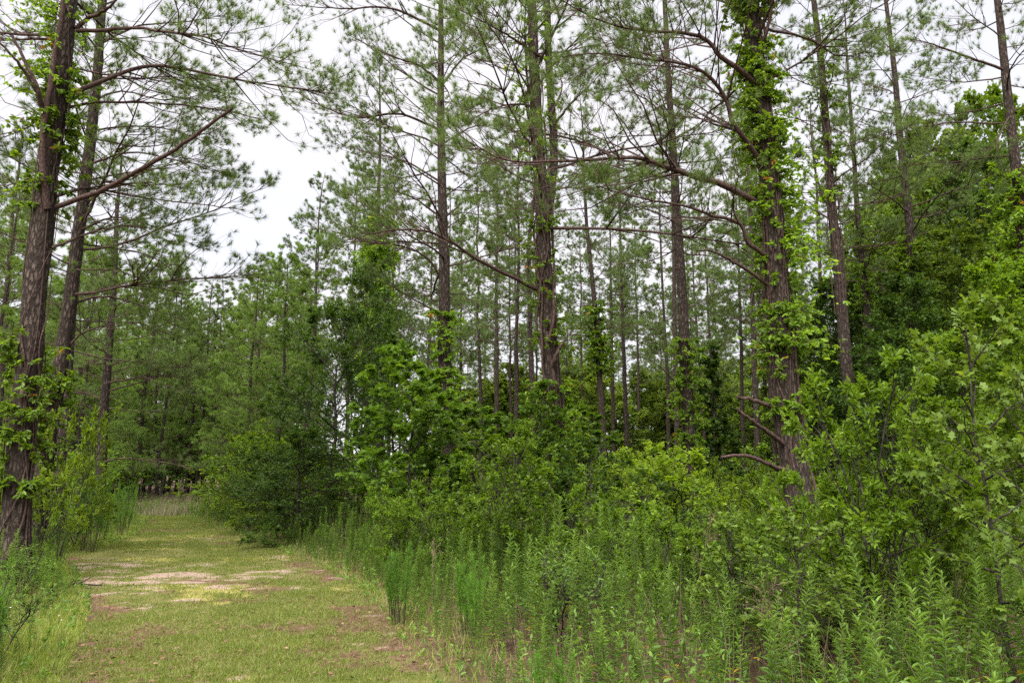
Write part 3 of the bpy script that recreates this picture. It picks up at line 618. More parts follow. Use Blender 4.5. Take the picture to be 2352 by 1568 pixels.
DARK = [broad('broadleaf_tree', 'x', 'tree', 6.0, 4.2, 1, 1.5, None, 'darkleaf', .10, .055, 7, 'diamond', trunk_r=.07, low=.0, tw=7, el0=-6) for i in range(2)]
WOOD = [broad('broadleaf_tree', 'x', 'tree', 12., 6.5, 1, 1.15, None, lf, .17, .11, 8, 'diamond', trunk_r=.16, low=.12, tw=7) for lf in ('oakleaf', 'darkleaf', 'shrubleaf', 'meadow')]
SMALL = [broad('woodland_bush', 'x', 'bush', 3.0, 3.0, 6, .75, None, lf, .11, .07, 6, 'diamond', trunk_r=.03) for lf in ('darkleaf', 'shrubleaf', 'limeleaf', 'oakleaf')]

def rz(): return rng.uniform(0, 6.28)
def topz(u, v, Y): return at(u, v, Y)[2]
def place(K_, H0, W0, u, vtop, Y, wpx=None, label=None, group=None):
    h = topz(u, vtop, Y); s = h / K_.h
    sx = s if wpx is None else (wpx / F * Y) / K_.w
    return K_.put((X(u, Y), Y, 0), rz(), (sx, sx, s), label, group)
# dark broadleaf thicket at the bend
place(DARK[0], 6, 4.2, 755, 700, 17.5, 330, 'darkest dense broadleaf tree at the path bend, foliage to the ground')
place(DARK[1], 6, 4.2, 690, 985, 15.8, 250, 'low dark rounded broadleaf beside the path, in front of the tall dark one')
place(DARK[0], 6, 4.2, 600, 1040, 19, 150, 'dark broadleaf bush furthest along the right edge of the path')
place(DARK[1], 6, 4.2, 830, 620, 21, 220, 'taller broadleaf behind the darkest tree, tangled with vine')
place(GUM[0], 5, 2.5, 895, 790, 14.5, 220, 'star-leaved sapling right of the darkest tree')
place(GUM[1], 5, 2.5, 950, 830, 13.5, 240, 'star-leaved sapling against the middle pine')
place(GUM[1], 5, 2.5, 1230, 880, 12.0, 170, 'star-leaved sapling growing against the forked pine')
place(GUM[0], 5, 2.5, 1100, 930, 15, 230, 'star-leaved sapling between the middle pine and the forked pine')
place(GUM[1], 5, 2.5, 1330, 930, 14.5, 200, 'star-leaved sapling just right of the forked pine')
S_ = 'shrubs in the right-hand thicket'
place(SHRUB[0], 2.5, 2.3, 1175, 985, 9.4, 380, 'broad glossy shrub in front of the forked pine', S_)
place(SHRUB[1], 2.5, 2.3, 1310, 1060, 9.0, 260, 'small glossy shrub at the foot of the forked pine', S_)
place(SHRUB[2], 2.5, 2.3, 940, 1090, 10.5, 260, 'glossy shrub at the foot of the middle pine', S_)
place(SHRUB[1], 2.5, 2.3, 1520, 1120, 8.0, 330, 'spreading light shrub in front of the straight bare pine', S_)
place(SHRUB[2], 2.5, 2.3, 1720, 1110, 7.2, 360, 'shrub just left of the foot of the creeper-covered pine', S_)
place(SHRUB[0], 2.5, 2.3, 2000, 815, 6.2, 520, 'largest glossy shrub, right of the creeper-covered pine', S_)
place(SHRUB[2], 2.5, 2.3, 2130, 900, 6.8, 400, 'glossy shrub between the largest shrub and the lobed-leaf sapling', S_)
place(SHRUB[1], 2.5, 2.3, 1890, 1010, 6.6, 330, 'shrub in front of the creeper-covered pine\'s lower trunk', S_)
place(OAKS[0], 3.1, 1.5, 2255, 690, 5.6, 330, 'tall thin lobed-leaf sapling near the right edge')
place(OAKS[1], 3.1, 1.5, 2330, 860, 4.8, 300, 'shorter lobed-leaf sapling on the right edge')
place(OAKS[1], 3.1, 1.5, 1640, 1180, 6.0, 200, 'low lobed-leaf sapling in the weeds left of the big shrubs')
place(OAKS[0], 3.1, 1.5, 1800, 1170, 5.4, 260, 'lobed-leaf sapling directly before the creeper-covered pine')
# left side shrubs
place(LIME[0], 1.9, 2.0, 165, 935, 13, 170, 'bright green sapling bush beside the second left pine')
place(LIME[1], 1.9, 2.0, 110, 1050, 11.5, 190, 'bright green bush at the foot of the left pines')
place(SHRUB[0], 2.5, 2.3, 60, 1010, 14.5, 200, 'green bush behind the largest left pine')
place(LIME[0], 1.9, 2.0, 440, 1108, 29, 110, 'round lime-green bush at the end of the path')
place(SHRUB[1], 2.5, 2.3, 200, 1120, 15, 150, 'low green bush left of the path behind the tall weeds')
place(SMALL[0], 3, 3, 320, 1060, 36, 200, 'dark bush beyond the end of the path')
place(SMALL[1], 3, 3, 555, 1075, 27, 130, 'green bush on the right of the path end')
place(LIME[1], 1.9, 2.0, 520, 1130, 23, 90, 'light green low bush at the right verge where the path narrows')
place(LIME[0], 1.9, 2.0, 600, 1150, 18, 110, 'light green low bush in front of the dark thicket')
# mid thicket
n = 0; Gm = 'bushes of the thicket under the pines'
for k in range(900):
    if n >= 84: break
    y = rng.uniform(11.5, 40); u = rng.uniform(-30, 2400); x = X(u, y)
    if x < xr(min(y, YEND)) + 1.6 and u > 330: continue
    if u < 330 and (y < 13 or x > xl(min(y, YEND)) - 1.2): continue
    if 1380 < u < 1780 and y < 24 and rng.random() < .85: continue
    if any((x - X(a, b)) ** 2 + (y - b) ** 2 < 1.0 for a, b in [(375, 40)]): continue
    n += 1; i = rng.choice(4, p=[.12, .35, .38, .15]); h = rng.uniform(.9, 2.1) * (1 if y < 20 else 1.35)
    lab = ['dark green bush in the mixed thicket under the pines', 'mid green bush in the mixed thicket under the pines', 'lime green bush in the mixed thicket under the pines', 'dull green bush in the mixed thicket under the pines'][i]
    s = h / 3.1; SMALL[i].put((x, y, 0), rz(), (s * 1.25, s * 1.25, s), lab, Gm)
for k in range(16):
    u = rng.uniform(1400, 1790); y = rng.uniform(12, 22)
    place(LIME[k % 2], 1.9, 2.0, u, 1065 + rng.uniform(0, 50), y, rng.uniform(110, 190) * 14 / y, 'lime green low bush in the sunlit opening right of the straight bare pine', 'low bushes in the opening')
# right broadleaf wood
Gw = 'broadleaf trees of the dark wood on the right'
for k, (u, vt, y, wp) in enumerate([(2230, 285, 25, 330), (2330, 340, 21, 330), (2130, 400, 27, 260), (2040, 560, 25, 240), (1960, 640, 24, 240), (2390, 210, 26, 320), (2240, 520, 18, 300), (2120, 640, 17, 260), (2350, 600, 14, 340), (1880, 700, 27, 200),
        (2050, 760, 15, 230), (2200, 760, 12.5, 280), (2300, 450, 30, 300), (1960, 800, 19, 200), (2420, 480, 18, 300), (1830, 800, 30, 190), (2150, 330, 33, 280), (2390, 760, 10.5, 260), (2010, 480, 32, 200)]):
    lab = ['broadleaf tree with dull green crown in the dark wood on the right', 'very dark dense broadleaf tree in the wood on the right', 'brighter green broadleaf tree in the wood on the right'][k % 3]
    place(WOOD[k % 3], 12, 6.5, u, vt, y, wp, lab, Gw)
# far broadleaf wood edge
Gf = 'distant broadleaf trees closing the clearing'
for k in range(30):
    u = 1000 + k * 31 + rng.uniform(-20, 20); y = rng.uniform(40, 60)
    vt = rng.uniform(845, 925) if k % 3 else rng.uniform(820, 860)
    if k in (1, 3, 8, 13): continue
    place(WOOD[(3, 0, 3)[k % 3]], 12, 6.5, u, vt, y, rng.uniform(130, 200), ['pale green distant tree at the back of the clearing', 'dull green distant tree at the back of the clearing', 'pale green distant tree at the back of the clearing'][k % 3], Gf)
for k in range(16):
    u = -60 + k * 45 + rng.uniform(-15, 15); y = rng.uniform(46, 62)
    place(WOOD[1], 12, 6.5, u, rng.uniform(900, 980), y, rng.uniform(110, 160), 'dark distant broadleaf tree behind the pines at the end of the path', 'dark distant trees at the end of the path')

# ------------------------------------------------------------------ vines
def creeper(path_pts, Y, rad, z_a, z_b, nshoot, label, lsize=.075, dens=1., out=.35, side=None, yellow=False, name='climbing_vine', red=True):
    """leafy vine round a trunk: shoots leave the bark and carry fans of leaflets"""
    tr, base = path_trunk(path_pts, Y) if not isinstance(path_pts, tuple) else path_pts
    root = empty(name, base, label, 'vine')
    z = z_a + (z_b - z_a) * rng.random(nshoot)
    z = z_a + (z_b - z_a) * np.clip((z - z_a) / (z_b - z_a) + (vnoise(z * 3, z * 0, 1.2, 8) - .5) * .2, 0, 1)
    c = np.stack([np.interp(z, tr[:, 2], tr[:, j]) for j in range(3)], -1)
    az = rng.uniform(0, 2 * np.pi, nshoot) if side is None else rng.normal(side, 1.0, nshoot)
    o = np.stack([np.cos(az), np.sin(az), np.zeros(nshoot)], -1); p0 = c + o * (rad + .01)
    L = out * rng.uniform(.15, 1.0, nshoot) ** 1.3 + .06
    ss = np.linspace(0, 1, 5)[None, :, None]
    P = p0[:, None] + o[:, None] * L[:, None, None] * ss + np.array([0, 0, 1.]) * (L * rng.uniform(-.9, .3, nshoot))[:, None, None] * ss ** 2 + rng.normal(0, .03, (nshoot, 5, 3)) * ss
    nrope = 4; ropes = []
    for k in range(nrope):
        g = np.linspace(max(0, z_a - 3.), z_b, 30); cc = np.stack([np.interp(g, tr[:, 2], tr[:, j]) for j in range(3)], -1); a = rng.uniform(0, 6.28) + g * rng.uniform(-.6, .6) + .4 * np.sin(g * 1.3 + k)
        ropes.append(cc + np.stack([np.cos(a), np.sin(a), a * 0], -1) * (rad * 1.07 + .008))
    ropes = np.array(ropes)
    build('vine_stem', [tubes(ropes, taper(ropes, .012, .007), 5), tubes(P, taper(P, .004, .002), 3)], M['twig'], root)
    m = max(3, int(6 * dens)); idx = np.repeat(np.arange(nshoot), m); s = rng.random(len(idx)); q, t = sample(P, idx, s)
    d = nrm(t * .4 + rng.normal(size=t.shape) * .7 + np.array([0, 0, -.25]))
    # palmate fans: 5 leaflets from one point
    Q = np.repeat(q, 5, 0); n = len(q); f = np.tile(np.array([-1.15, -.6, 0, .6, 1.15]), n)[:, None]
    sd = nrm(np.cross(d, np.array([0, 0, 1.]) + rng.normal(0, .5, d.shape))); D = nrm(np.repeat(d, 5, 0) * np.cos(f) + np.repeat(sd, 5, 0) * np.sin(f)); D[:, 2] -= .15
    tt = np.repeat(rng.random(n), 5) * (.9 if not red else 1.0)
    build('vine_leaves', [leaves(Q, D, lsize, lsize * .5, 'ellipse', .7, tint=tt, size=(.4, 1.5))], M['vineleaf'], root)
    return root
def cr_on(pts, Y, rad, v0, v1, u, *a, **k):
    return creeper(pts, Y, rad, at(u, v0, Y)[2], at(u, v1, Y)[2], *a, **k)
creeper((tr9, b9), 10, .16, 2.4, 9.8, 640, 'thick leafy creeper covering the big dark pine right of centre', .062, out=.28, dens=1)
creeper((tr9, b9), 10, .16, 3.2, 6.5, 120, 'yellow-green creeper shoots hanging off the right side of the big dark pine', .068, out=.95, side=0.)
creeper((tr9, b9), 10, .13, 6.5, 9.8, 110, 'creeper curtain on the left side of the big dark pine high up', .065, out=.5, side=math.pi)
creeper((tr1, b1), 10.2, .19, 1.1, 3.7, 130, 'leafy vine on the lower trunk of the largest left pine', .075, out=.35)
creeper((tr1, b1), 10.2, .15, 5.6, 8.2, 110, 'vine leaves on the upper trunk of the largest left pine', .075, out=.45)
creeper((tr1, b1), 10.2, .14, 7.6, 9.8, 110, 'hanging vine shoots left of the top of the largest left pine', .06, out=1.0, side=math.pi)
creeper((tr2, b2), 13.6, .13, .6, 3.6, 170, 'vine wrapping the lower trunk of the second left pine', .075, out=.35)
creeper((tr7, b7), 12.6, .16, 3.8, 6.5, 90, 'vine leaves at mid trunk of the forked pine', .065, out=.4)
creeper((tr7, b7), 12.6, .15, 7.2, 10.8, 70, 'bright vine leaves high in the forked pine', .065, out=.45)
creeper((tr7, b7), 12.6, .19, 1.5, 3.2, 120, 'vine leaves low on the forked pine above the shrubs', .065, out=.45)
cr_on([(1032, 1070), (1026, 900), (1020, 750), (1016, 400), (1013, 0)], 17, .15, 1000, 720, 1022, 160, 'vine sleeve on the trunk of the middle pine', .09, out=.4)
cr_on([(1592, 1140), (1576, 850), (1562, 600), (1552, 430)], 17.5, .15, 1060, 780, 1580, 200, 'bright vine sleeve on the straight bare pine right of centre', .075, out=.4)
cr_on([(1985, 1200), (1943, 820), (1910, 470), (1870, 0)], 16, .14, 450, 40, 1895, 150, 'vine leaves along the upper trunk of the slim pine right of the big dark pine', .065, out=.5)
cr_on([(1995, 760), (1970, 500), (1944, 100)], 22, .12, 700, 500, 1980, 140, 'vine on the trunk of the sparse pine before the dark wood', .08, out=.45)
creeper((tr12, b12), 18, .13, at(2100, 800, 18)[2], at(2100, 540, 18)[2], 330, 'skirt of bright vine on the leaning pine near the dark wood', .08, out=.7)
cr_on([(875, 900), (868, 550)], 24, .13, 900, 500, 870, 650, 'dense vine sheathing the pine left of the middle', .13, out=.8)
cr_on([(1385, 1000), (1372, 760), (1348, 520)], 27, .13, 860, 690, 1374, 130, 'vine clump at the kink of the pine right of the forked pine', .13, out=.7)
creeper((tr13, b13), 15, .14, 5., 8.6, 300, 'vine on the trunk of the pine at the right edge', .09, out=.7)
def rope(tr, base, rad, z_a, z_b, a0, turns, r, lab, grp, wob=.5, off=0.):
    g = np.linspace(z_a, z_b, 60); cc = np.stack([np.interp(g, tr[:, 2], tr[:, j]) for j in range(3)], -1)
    a = a0 + turns * 6.28 * (g - z_a) / (z_b - z_a) + wob * np.sin(g * 1.7 + a0) + .12 * np.sin(g * 6 + a0 * 3)
    rr = np.interp(g, [0, 12], [rad * 1.12, rad * .78]) + r * .5 + off * np.clip(np.sin(g * 2.3 + a0), 0, 1)
    P = (cc + np.stack([np.cos(a), np.sin(a), a * 0], -1) * rr[:, None])[None]
    o = build('woody_vine', [tubes(P, taper(P, r, r * .55), 8)], M['twig'], None, True); o.location = base; tag(o, lab, 'woody vine', grp)
rope(tr7, b7, .165, 1.2, 8.6, -1.9, .35, .034, 'thickest rope-like woody vine twisting up the front of the forked pine', 'woody vines on the forked pine', off=.05)
rope(tr7, b7, .165, 1.8, 7.2, -.9, -.5, .026, 'medium woody vine crossing the front of the forked pine', 'woody vines on the forked pine', off=.05)
rope(tr7, b7, .165, 3.5, 9.6, -2.6, .4, .020, 'thin woody vine high on the left of the forked pine', 'woody vines on the forked pine', off=.07)
rope(tr1, b1, .185, 0, 4.6, -1.2, .3, .016, 'pale wavy vine stem on the right of the largest left pine\'s lower trunk', 'vine stems on the largest left pine')
rope(tr1, b1, .185, 0, 3.8, -2.0, -.3, .013, 'thin vine stem down the middle of the largest left pine\'s lower trunk', 'vine stems on the largest left pine', .7)
rope(tr1, b1, .185, 0, 6.0, -1.7, .25, .010, 'thinnest vine stem on the largest left pine', 'vine stems on the largest left pine', .9)
rope(tr9, b9, .175, .5, 6.5, -1.0, .3, .022, 'woody vine stem along the front of the big dark pine', 'vine stems on the big dark pine', off=.04)
rope(tr9, b9, .175, 1.5, 9.0, -2.2, -.3, .014, 'thin vine stem on the left of the big dark pine', 'vine stems on the big dark pine', off=.08)
# dark column of vine in the clearing
r_ = broad('vine_tower', 'dark narrow tower of vine standing left of the big dark pine, in the clearing', 'vine tower', 6.0, 1.3, 1, 2.0, None, 'darkleaf', .11, .08, 7, 'diamond', trunk_r=.10, low=.03)
r_.put((X(1665, 21), 21, 0), 0, (1.05, 1.05, topz(1665, 790, 21) / 5.8))

# ------------------------------------------------------------------ weeds
def forb_mesh(H, seed, lnf=1.):
    """one upright weed: stem and spiralling lance leaves, denser towards the tip"""
    k = 7; z = np.linspace(-.05, H, k); P = np.stack([np.cumsum(rng.normal(0, .012, k)), np.cumsum(rng.normal(0, .012, k)), z], -1)[None]; P[..., :2] -= P[:, :1, :2]
    n = int(34 + 34 * H); s = .22 + .78 * (np.arange(n) / n) ** .8; q, t = sample(P, np.zeros(n, int), s)
    a = np.arange(n) * 2.4; e = R(1) * (18 + 50 * s ** 3 + rng.normal(0, 9, n))
    d = np.stack([np.cos(a) * np.cos(e), np.sin(a) * np.cos(e), np.sin(e)], -1)
    L = lnf * (.11 - .045 * s) * rng.uniform(.75, 1.2, n)
    o, fs = SH['lance']; sd = nrm(np.cross(np.array([0, 0, 1.]), d)); up = np.cross(d, sd)
    V = q[:, None] + L[:, None, None] * (d[:, None] * o[None, :, :1] + sd[:, None] * o[None, :, 1:2] * .21 + up[:, None] * o[None, :, 2:] * 1.2)
    f = (np.arange(n)[:, None, None] * 6 + np.array(fs)[None]).reshape(-1, 4)
    tt = np.where(s < .34, np.where(rng.random(n) < .3, 1., .45), np.clip(.05 + .3 * rng.random(n) + .7 * (s > .75) * (s - .55) / .45, 0, .93))
    return P, (V.reshape(-1, 3), f, 0, np.repeat(tt, 6))
def forb_kind(H, lnf):
    root = empty('tall_weed', (0, 0, 0), 'x', 'weed'); P, Lf = forb_mesh(H, 0, lnf)
    build('stem', [tubes(P, taper(P, .0045, .002), 5)], M['stem'], root); build('leaves', [Lf], M['forb'], root); return Kind(root)
FORB = [forb_kind(h, l) for h, l in [(1.15, 1.0), (1.0, 1.1), (.85, 1.0), (1.05, .8), (.7, 1.15), (.95, .95), (1.2, .85), (.6, 1.)]]
FH = [1.15, 1.0, .85, 1.05, .7, .95, 1.2, .6]
cand = []
for k in range(60000):
    y = 2.8 + 11.5 * rng.random() ** 1.3; x = rng.uniform(-10, 10)
    u = 1176 + F * x / (y * 1.0)
    if u > 2450 or u < -60: continue
    if x > xr(y) + .12 and y > 2.3:
        d = x - xr(y); 
        if vnoise(np.array(x), np.array(y), .7, 55) + .12 * min(d, 2) < .40: continue
        cand.append((x, y, d))
    elif x < xl(y) - .25 and y > 4.4 and rng.random() < .5: cand.append((x, y, xl(y) - x))
    if len(cand) > 2600: break
keep = []; cell = {}
for c in cand:
    kx = (int(c[0] / .14 + 900), int(c[1] / .14))
    if kx in cell: continue
    cell[kx] = 1; keep.append(c)
keep.sort(key=lambda c: c[1]); print('weeds', len(keep))
def edge_h(d): return .36 + .62 * min(1, d / 1.3)
stuff = []
nf = 0
for x, y, d in keep:
    s = .88 * edge_h(d) * rng.uniform(.5, 1.15) * (.82 if y < 4.2 else 1) * (.72 + .6 * float(vnoise(np.array(x), np.array(y), .9, 91, 2)))
    if nf < 290 and y < 9:
        nf += 1; i = rng.integers(8); 
        FORB[i].put((x, y, 0), rz(), s, 'upright green weed with narrow leaves in the roadside growth right of the path' if x > xr(y) else 'upright narrow-leaved weed left of the path', 'narrow-leaved weeds right of the path' if x > xr(y) else 'narrow-leaved weeds left of the path', (rng.normal(0, .17), rng.normal(0, .17)))
    else: stuff.append((x, y, s))
def merge_weeds(items, name, label):
    vp, fp, tp, sp = [], [], [], []; srcs = []
    for K_ in FORB:
        me = K_.root.children; 
        lf = [c for c in me if c.name.startswith('leaves')][0].data; stm = [c for c in me if c.name.startswith('stem')][0].data
        res = []
        for m_ in (lf, stm):
            v = np.zeros(len(m_.vertices) * 3, np.float32); m_.vertices.foreach_get('co', v); f = np.zeros(len(m_.loops), np.int32); m_.loops.foreach_get('vertex_index', f)
            t = np.zeros(len(m_.vertices), np.float32); m_.attributes['tint'].data.foreach_get('value', t); res.append((v.reshape(-1, 3), f.reshape(-1, 4), t))
        srcs.append(res)
    parts = []
    for x, y, s in items:
        i = rng.integers(8); a = rz(); Rm = np.array([[math.cos(a), -math.sin(a), 0], [math.sin(a), math.cos(a), 0], [0, 0, 1]])
        v, f, t = srcs[i][0]; parts.append((v @ Rm.T * s + np.array([x, y, 0]), f, 0, t * .8 + .2 * rng.random()))
        v, f, t = srcs[i][1]; parts.append((v @ Rm.T * s + np.array([x, y, 0]), f, 1, t))
    o = build(name, parts, [M['forb'], M['stem']]); return tag(o, label, 'weeds', kind='stuff')
for k in range(900):
    y = rng.uniform(8.5, 27); x = (xr(y) + abs(rng.normal(.2, 1.1)) + .15) if rng.random() < .7 else (xl(y) - abs(rng.normal(.2, 1)) - .2)
    stuff.append((x, y, rng.uniform(.55, 1.0) * edge_h(x - xr(y) if x > xr(y) else xl(y) - x)))
for k in range(700):
    y = rng.uniform(9, 24); x = rng.uniform(-16, 15); u = 1176 + F * x / y
    if u > 2450 or u < -60: continue
    if x > xr(y) + .4: stuff.append((x, y, rng.uniform(.7, 1.2) * edge_h(x - xr(y))))
    elif x < xl(y) - .3: stuff.append((x, y, rng.uniform(.6, 1.1) * edge_h(xl(y) - x)))
merge_weeds(stuff, 'weed_bank', 'mass of narrow-leaved weeds further back on both sides of the path')

# bushy leafy weeds and dead seed stalks between the upright ones
HERB = [broad('bushy_weed', 'x', 'weed', .9, .6, 4, 2.2, None, lf, l, w_, 5, sh, trunk_r=.006, tw=3) for lf, l, w_, sh in [('limeleaf', .038, .018, 'ellipse'), ('forb', .055, .012, 'lance'), ('oakleaf', .04, .026, 'lobed'), ('forb', .045, .018, 'ellipse')]]
def dead_kind():
    root = empty('dead_stalk', (0, 0, 0), 'brown dead seed stalk among the weeds by the path', 'dead weed'); k = 7; z = np.linspace(-.04, 1.15, k)
    P = np.stack([.16 * z ** 2 + np.cumsum(rng.normal(0, .015, k)), np.cumsum(rng.normal(0, .015, k)), z], -1)[None]; P[..., :2] -= P[:, :1, :2]
    Q = spawn(P, -16, .45, 1, (20, 50), lambda s: .22 * (1.3 - s), 4, .1, 1.2); Q2 = spawn(Q, -4, .3, 1, (20, 60), lambda s: .35 + 0 * s, 3, .0, 1.2)
    q = Q2[:, -1]; build('stalk', [leaves(q, Q2[:, -1] - Q2[:, 0], .02, .012, 'diamond', .3), tubes(P, taper(P, .0045, .002), 5), tubes(Q, taper(Q, .002, .001), 3), tubes(Q2, taper(Q2, .0014, .001), 3)], M['dry'], root)
    return Kind(root)
DEAD = [dead_kind() for i in range(3)]
nh = 0
for k in range(4000):
    if nh >= 32: break
    y = 4.3 + 7.5 * rng.random(); x = rng.uniform(-8, 9); u = 1176 + F * x / y
    if u > 2420 or u < -40: continue
    if x > xr(y) + .2: d = x - xr(y); side = 'right'
    elif x < xl(y) - .15 and y > 4.6: d = xl(y) - x; side = 'left'
    else: continue
    nh += 1; i = int(rng.integers(6)); s = edge_h(d) * rng.uniform(.6, 1.15)
    if i < 4: HERB[i].put((x, y, 0), rz(), s * np.array([1.2, 1.2, 1]), ['bushy lime green weed', 'bushy narrow-leaved weed', 'dull green lobed-leaf weed', 'bushy oval-leaved weed'][i] + ' in the growth %s of the path' % side, 'bushy weeds on the %s side' % side)
    else: DEAD[i % 3].put((x, y, 0), rz(), s * 1.05, 'brown dead seed stalk among the weeds on the %s side of the path' % side, 'dead stalks on the %s side' % side, (rng.normal(0, .2), rng.normal(0, .2)))
# low ground cover: small leaves, grass stems, dry stalks
def cover():
    n = 70000; y = 2.6 + 29 * rng.random(n) ** 1.8; x = -19 + 41 * rng.random(n)
    u = 1176 + F * x / y; L_ = lawn(x, np.minimum(y, YEND - 2)); ok = (u > -80) & (u < 2440) & ((x > xr(y) - .15 + .5 * (vnoise(x, y, .5, 61) - .5)) | (x < xl(y) + .25 * vnoise(x, y, .5, 62)) | (y > YEND))
    x, y = x[ok], y[ok]; n = len(x)
    d = np.where(x > xr(y), x - xr(y), xl(y) - x); d = np.where(y > YEND, 1, d)
    h = (.06 + .46 * np.clip(d / 1.3, 0, 1)) * rng.uniform(.4, 1.2, n) * (.6 + .8 * vnoise(x, y, 1.3, 63)) * (1 - .55 * np.exp(-np.clip(3.9 - y, 0, 9)) * (y < 3.9))
    P = np.stack([x, y, np.zeros(n)], -1); lean = rng.normal(0, .28, (n, 2)) * h[:, None]; T = P + np.stack([lean[:, 0], lean[:, 1], h], -1)
    mid = (P + T) / 2 + np.stack([lean[:, 0] * -.15, lean[:, 1] * -.15, h * .08], -1); S = np.stack([P, mid, T], 1)
    thin = (y > 9) | (rng.random(n) < .5); S = S[thin]; x = x[thin]; y = y[thin]; n = len(x)
    kind = rng.random(n) + .8 * (vnoise(x, y, .8, 64) - .5)
    g = kind > .42
    S1, y1 = S[g], y[g]
    st = tubes(S1[::2], taper(S1[::2], .002 + .0004 * y1[::2], .0012), 3)
    lf = leaf_on(S1, 6, .055, .026, 'ellipse', .2, .05, .8, (40, 85))
    D_, y2 = S[~g], y[~g]; D_[:, 1:, 2] *= 1.35
    dry = tubes(D_, taper(D_, .0018 + .0003 * y2, .0008), 3)
    o1 = build('undergrowth', [st, lf], M['forb']); tag(o1, 'low leafy ground cover filling the gaps between the weeds and shrubs', 'undergrowth', kind='stuff')
    o2 = build('dry_stalks', [dry], M['dry']); tag(o2, 'brown dry stalks among the green ground cover', 'dry stalks', kind='stuff')
cover()
# rough grass at the far end of the path
def rough():
    n = 26000; y = rng.uniform(YEND - .6, 40, n); u = rng.uniform(250, 620, n); x = (u - 1176) / F * y
    ok = (lawn(x, np.minimum(y, YEND)) < .35) | (y > YEND); x, y = x[ok], y[ok]; n = len(x)
    h = rng.uniform(.15, .48, n) * (.6 + .8 * vnoise(x, y, 1.5, 70)); b = blades(x, y, h, rng.uniform(.012, .025, n), .35)
    return build('rough_grass', [b], M['straw'])
tag(rough(), 'tall tan and purplish rough grass at the far end of the path', 'grass', kind='stuff')
def margin():
    n = 60000; y = 3 + 22 * rng.random(n) ** 1.5; side = rng.random(n) < .2
    d = np.abs(rng.normal(0, .45, n)); x = np.where(side, xr(y) - .1 + d, xl(y) + .1 - d)
    h = rng.uniform(.03, .2, n) * np.clip(.3 + d, 0, 1.2)
    return build('margin_grass', [blades(x, y, h, rng.uniform(.004, .008, n) * (1 + y * .06), .6)], M['grass'])
tag(margin(), 'longer grass along both margins of the mown path', 'grass', kind='stuff')

# feathery plumes
def fennel_kind(H, n=9):
    root = empty('feathery_weed', (0, 0, 0), 'x', 'weed')
    az = rng.uniform(0, 6.28, n); r = rng.uniform(0, .10, n); ss = np.linspace(0, 1, 6)[None, :, None]
    d = np.stack([np.cos(az) * .10, np.sin(az) * .10, np.ones(n)], -1); P = np.stack([np.cos(az) * r, np.sin(az) * r, az * 0 - .03], -1)[:, None] + d[:, None] * (H * rng.uniform(.7, 1, n))[:, None, None] * ss
    S = spawn(P, 42 / H ** .5, .25, 1, (15, 45), lambda s: .09 * (1.5 - s) / max(H, .8) + .02, 4, .4, 1.5, .03, .05)
    q, t = sample(S, np.repeat(np.arange(len(S)), 2), rng.random(2 * len(S)))
    nd = needles(q, t, 10, .05, .0035, .55, .04)
    build('stem', [tubes(P, taper(P, .006, .002), 5)], M['stem'], root); build('plume', [nd, tubes(S, taper(S, .0015, .001), 3, 0)], M['fennel'], root)
    return Kind(root)
FEN = [fennel_kind(1.9, 10), fennel_kind(1.0, 7)]
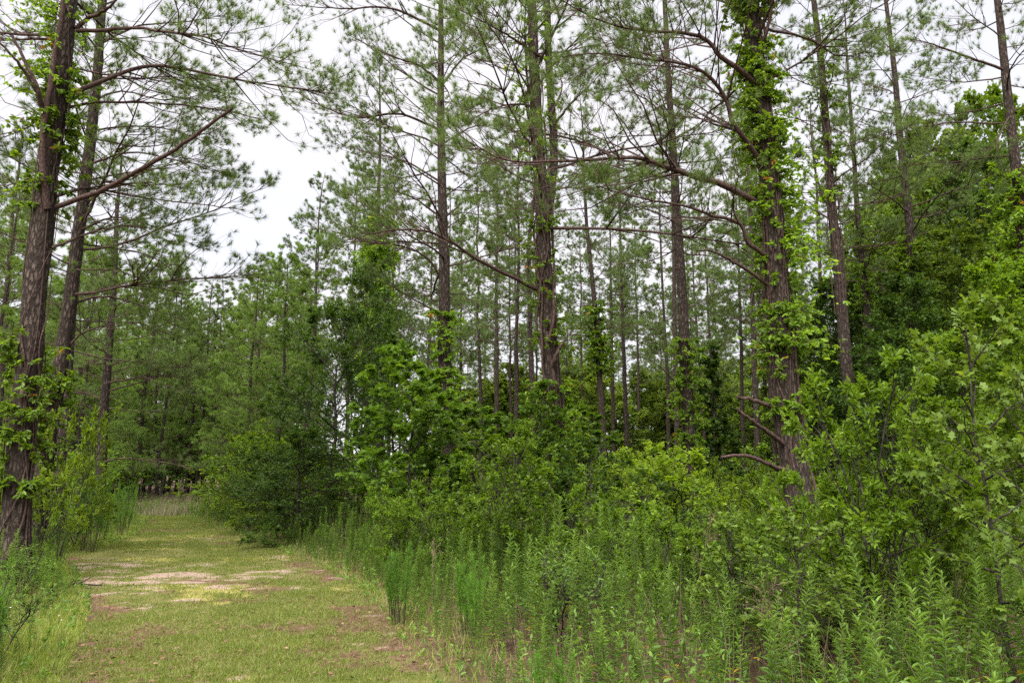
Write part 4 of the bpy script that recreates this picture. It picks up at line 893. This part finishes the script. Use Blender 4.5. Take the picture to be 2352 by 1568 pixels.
for u, y, h, lab in [(240, 14.2, 1.95, 'tallest feathery weed clump left of the path'), (222, 14.6, 1.5, 'shorter feathery clump just left of the tallest one'), (300, 17.5, 1.4, 'dense feathery clump where the left verge ends'), (312, 18.5, 1.3, 'feathery clump at the verge corner, furthest on the left side'), (262, 16, 1.2, 'feathery clump between the tallest one and the verge corner'),
        (8, 5.4, 1.0, 'feathery weed at the left edge in the foreground'), (28, 5.9, .75, 'low feathery weed at the left edge'), (935, 7.7, .85, 'feathery weed standing out at the right edge of the path'), (920, 8.0, .7, 'short feathery weed at the right path edge beside its neighbour'),
        (1085, 7.2, .8, 'yellow-green feathery weed among the weeds near the middle'), (1100, 6.9, .7, 'small feathery weed right of its yellow-green neighbour'), (1245, 4.7, .50, 'feathery weed in the bottom foreground'), (1290, 4.75, .45, 'low feathery weed at the bottom edge'), (1170, 9.2, 1.1, 'feathery weed under the broad glossy shrub'), (170, 12.5, 1.2, 'feathery weed near the left pines')]:
    FEN[0 if h > 1.1 else 1].put((X(u, y), y, 0), rz(), h / (1.9 if h > 1.1 else 1.0) * np.array([1.2, 1.2, 1]) , lab, 'feathery weeds beside the path')

# small white daisies and twigs, fallen sticks
def stick(u, v, Lm, ang, lab, r=.02):
    p = G(u, v); k = 7; s = np.linspace(-.5, .5, k); P = np.stack([s * Lm * math.cos(ang), s * Lm * math.sin(ang), r + np.abs(rng.normal(0, .012, k))], -1)[None]; P[0, 1:-1, :2] += rng.normal(0, .03, (k - 2, 2))
    Q = spawn(P, -3, .2, .9, (25, 55), lambda s: .3 + 0 * s, 4, .1, .4)
    o = build('fallen_branch', [tubes(P, taper(P, r, r * .5), 7), tubes(Q, taper(Q, r * .5, r * .2), 5)], M['greybark'], None, True); o.location = (p[0], p[1], 0); tag(o, lab, 'branch', 'fallen sticks by the left verge')
stick(90, 1352, 1.0, .1, 'dark fallen stick lying left of the sandy patch', .022); stick(170, 1345, .9, -.2, 'dead branch nearest the sandy patch on the left verge', .018); stick(60, 1368, .7, .5, 'short fallen stick at the foot of the largest left pine'); stick(120, 1385, .6, .1, 'small stick below the other fallen sticks', .012)
def daisies():
    spots = []
    for u, y, n in [(20, 5.6, 6), (1440, 8.0, 16), (1500, 6, 6)]:
        for k in range(n): yy = y + rng.normal(0, .5); spots.append((X(u, y) + rng.normal(0, .5), yy, rng.uniform(.35, .95)))
    return np.array(spots)
dz = daisies(); n5 = len(dz)
S = np.stack([dz * np.array([1, 1, 0]), dz * np.array([1, 1, .5]) + [.02, .01, 0], dz], 1)
Q = np.repeat(dz, 8, 0); a = np.tile(np.arange(8) * math.pi / 4, n5); D = np.stack([np.cos(a), np.sin(a), a * 0 + .15], -1)
fl = build('small_daisies', [leaves(Q, D, .009, .006, 'diamond', 3.), ], M['flower'])
tag(fl, 'tiny white daisy flowers sprinkled over the weeds', 'flowers', kind='stuff')
build('flower_stalks', [tubes(S, taper(S, .002, .001), 3)], M['stem'], fl)
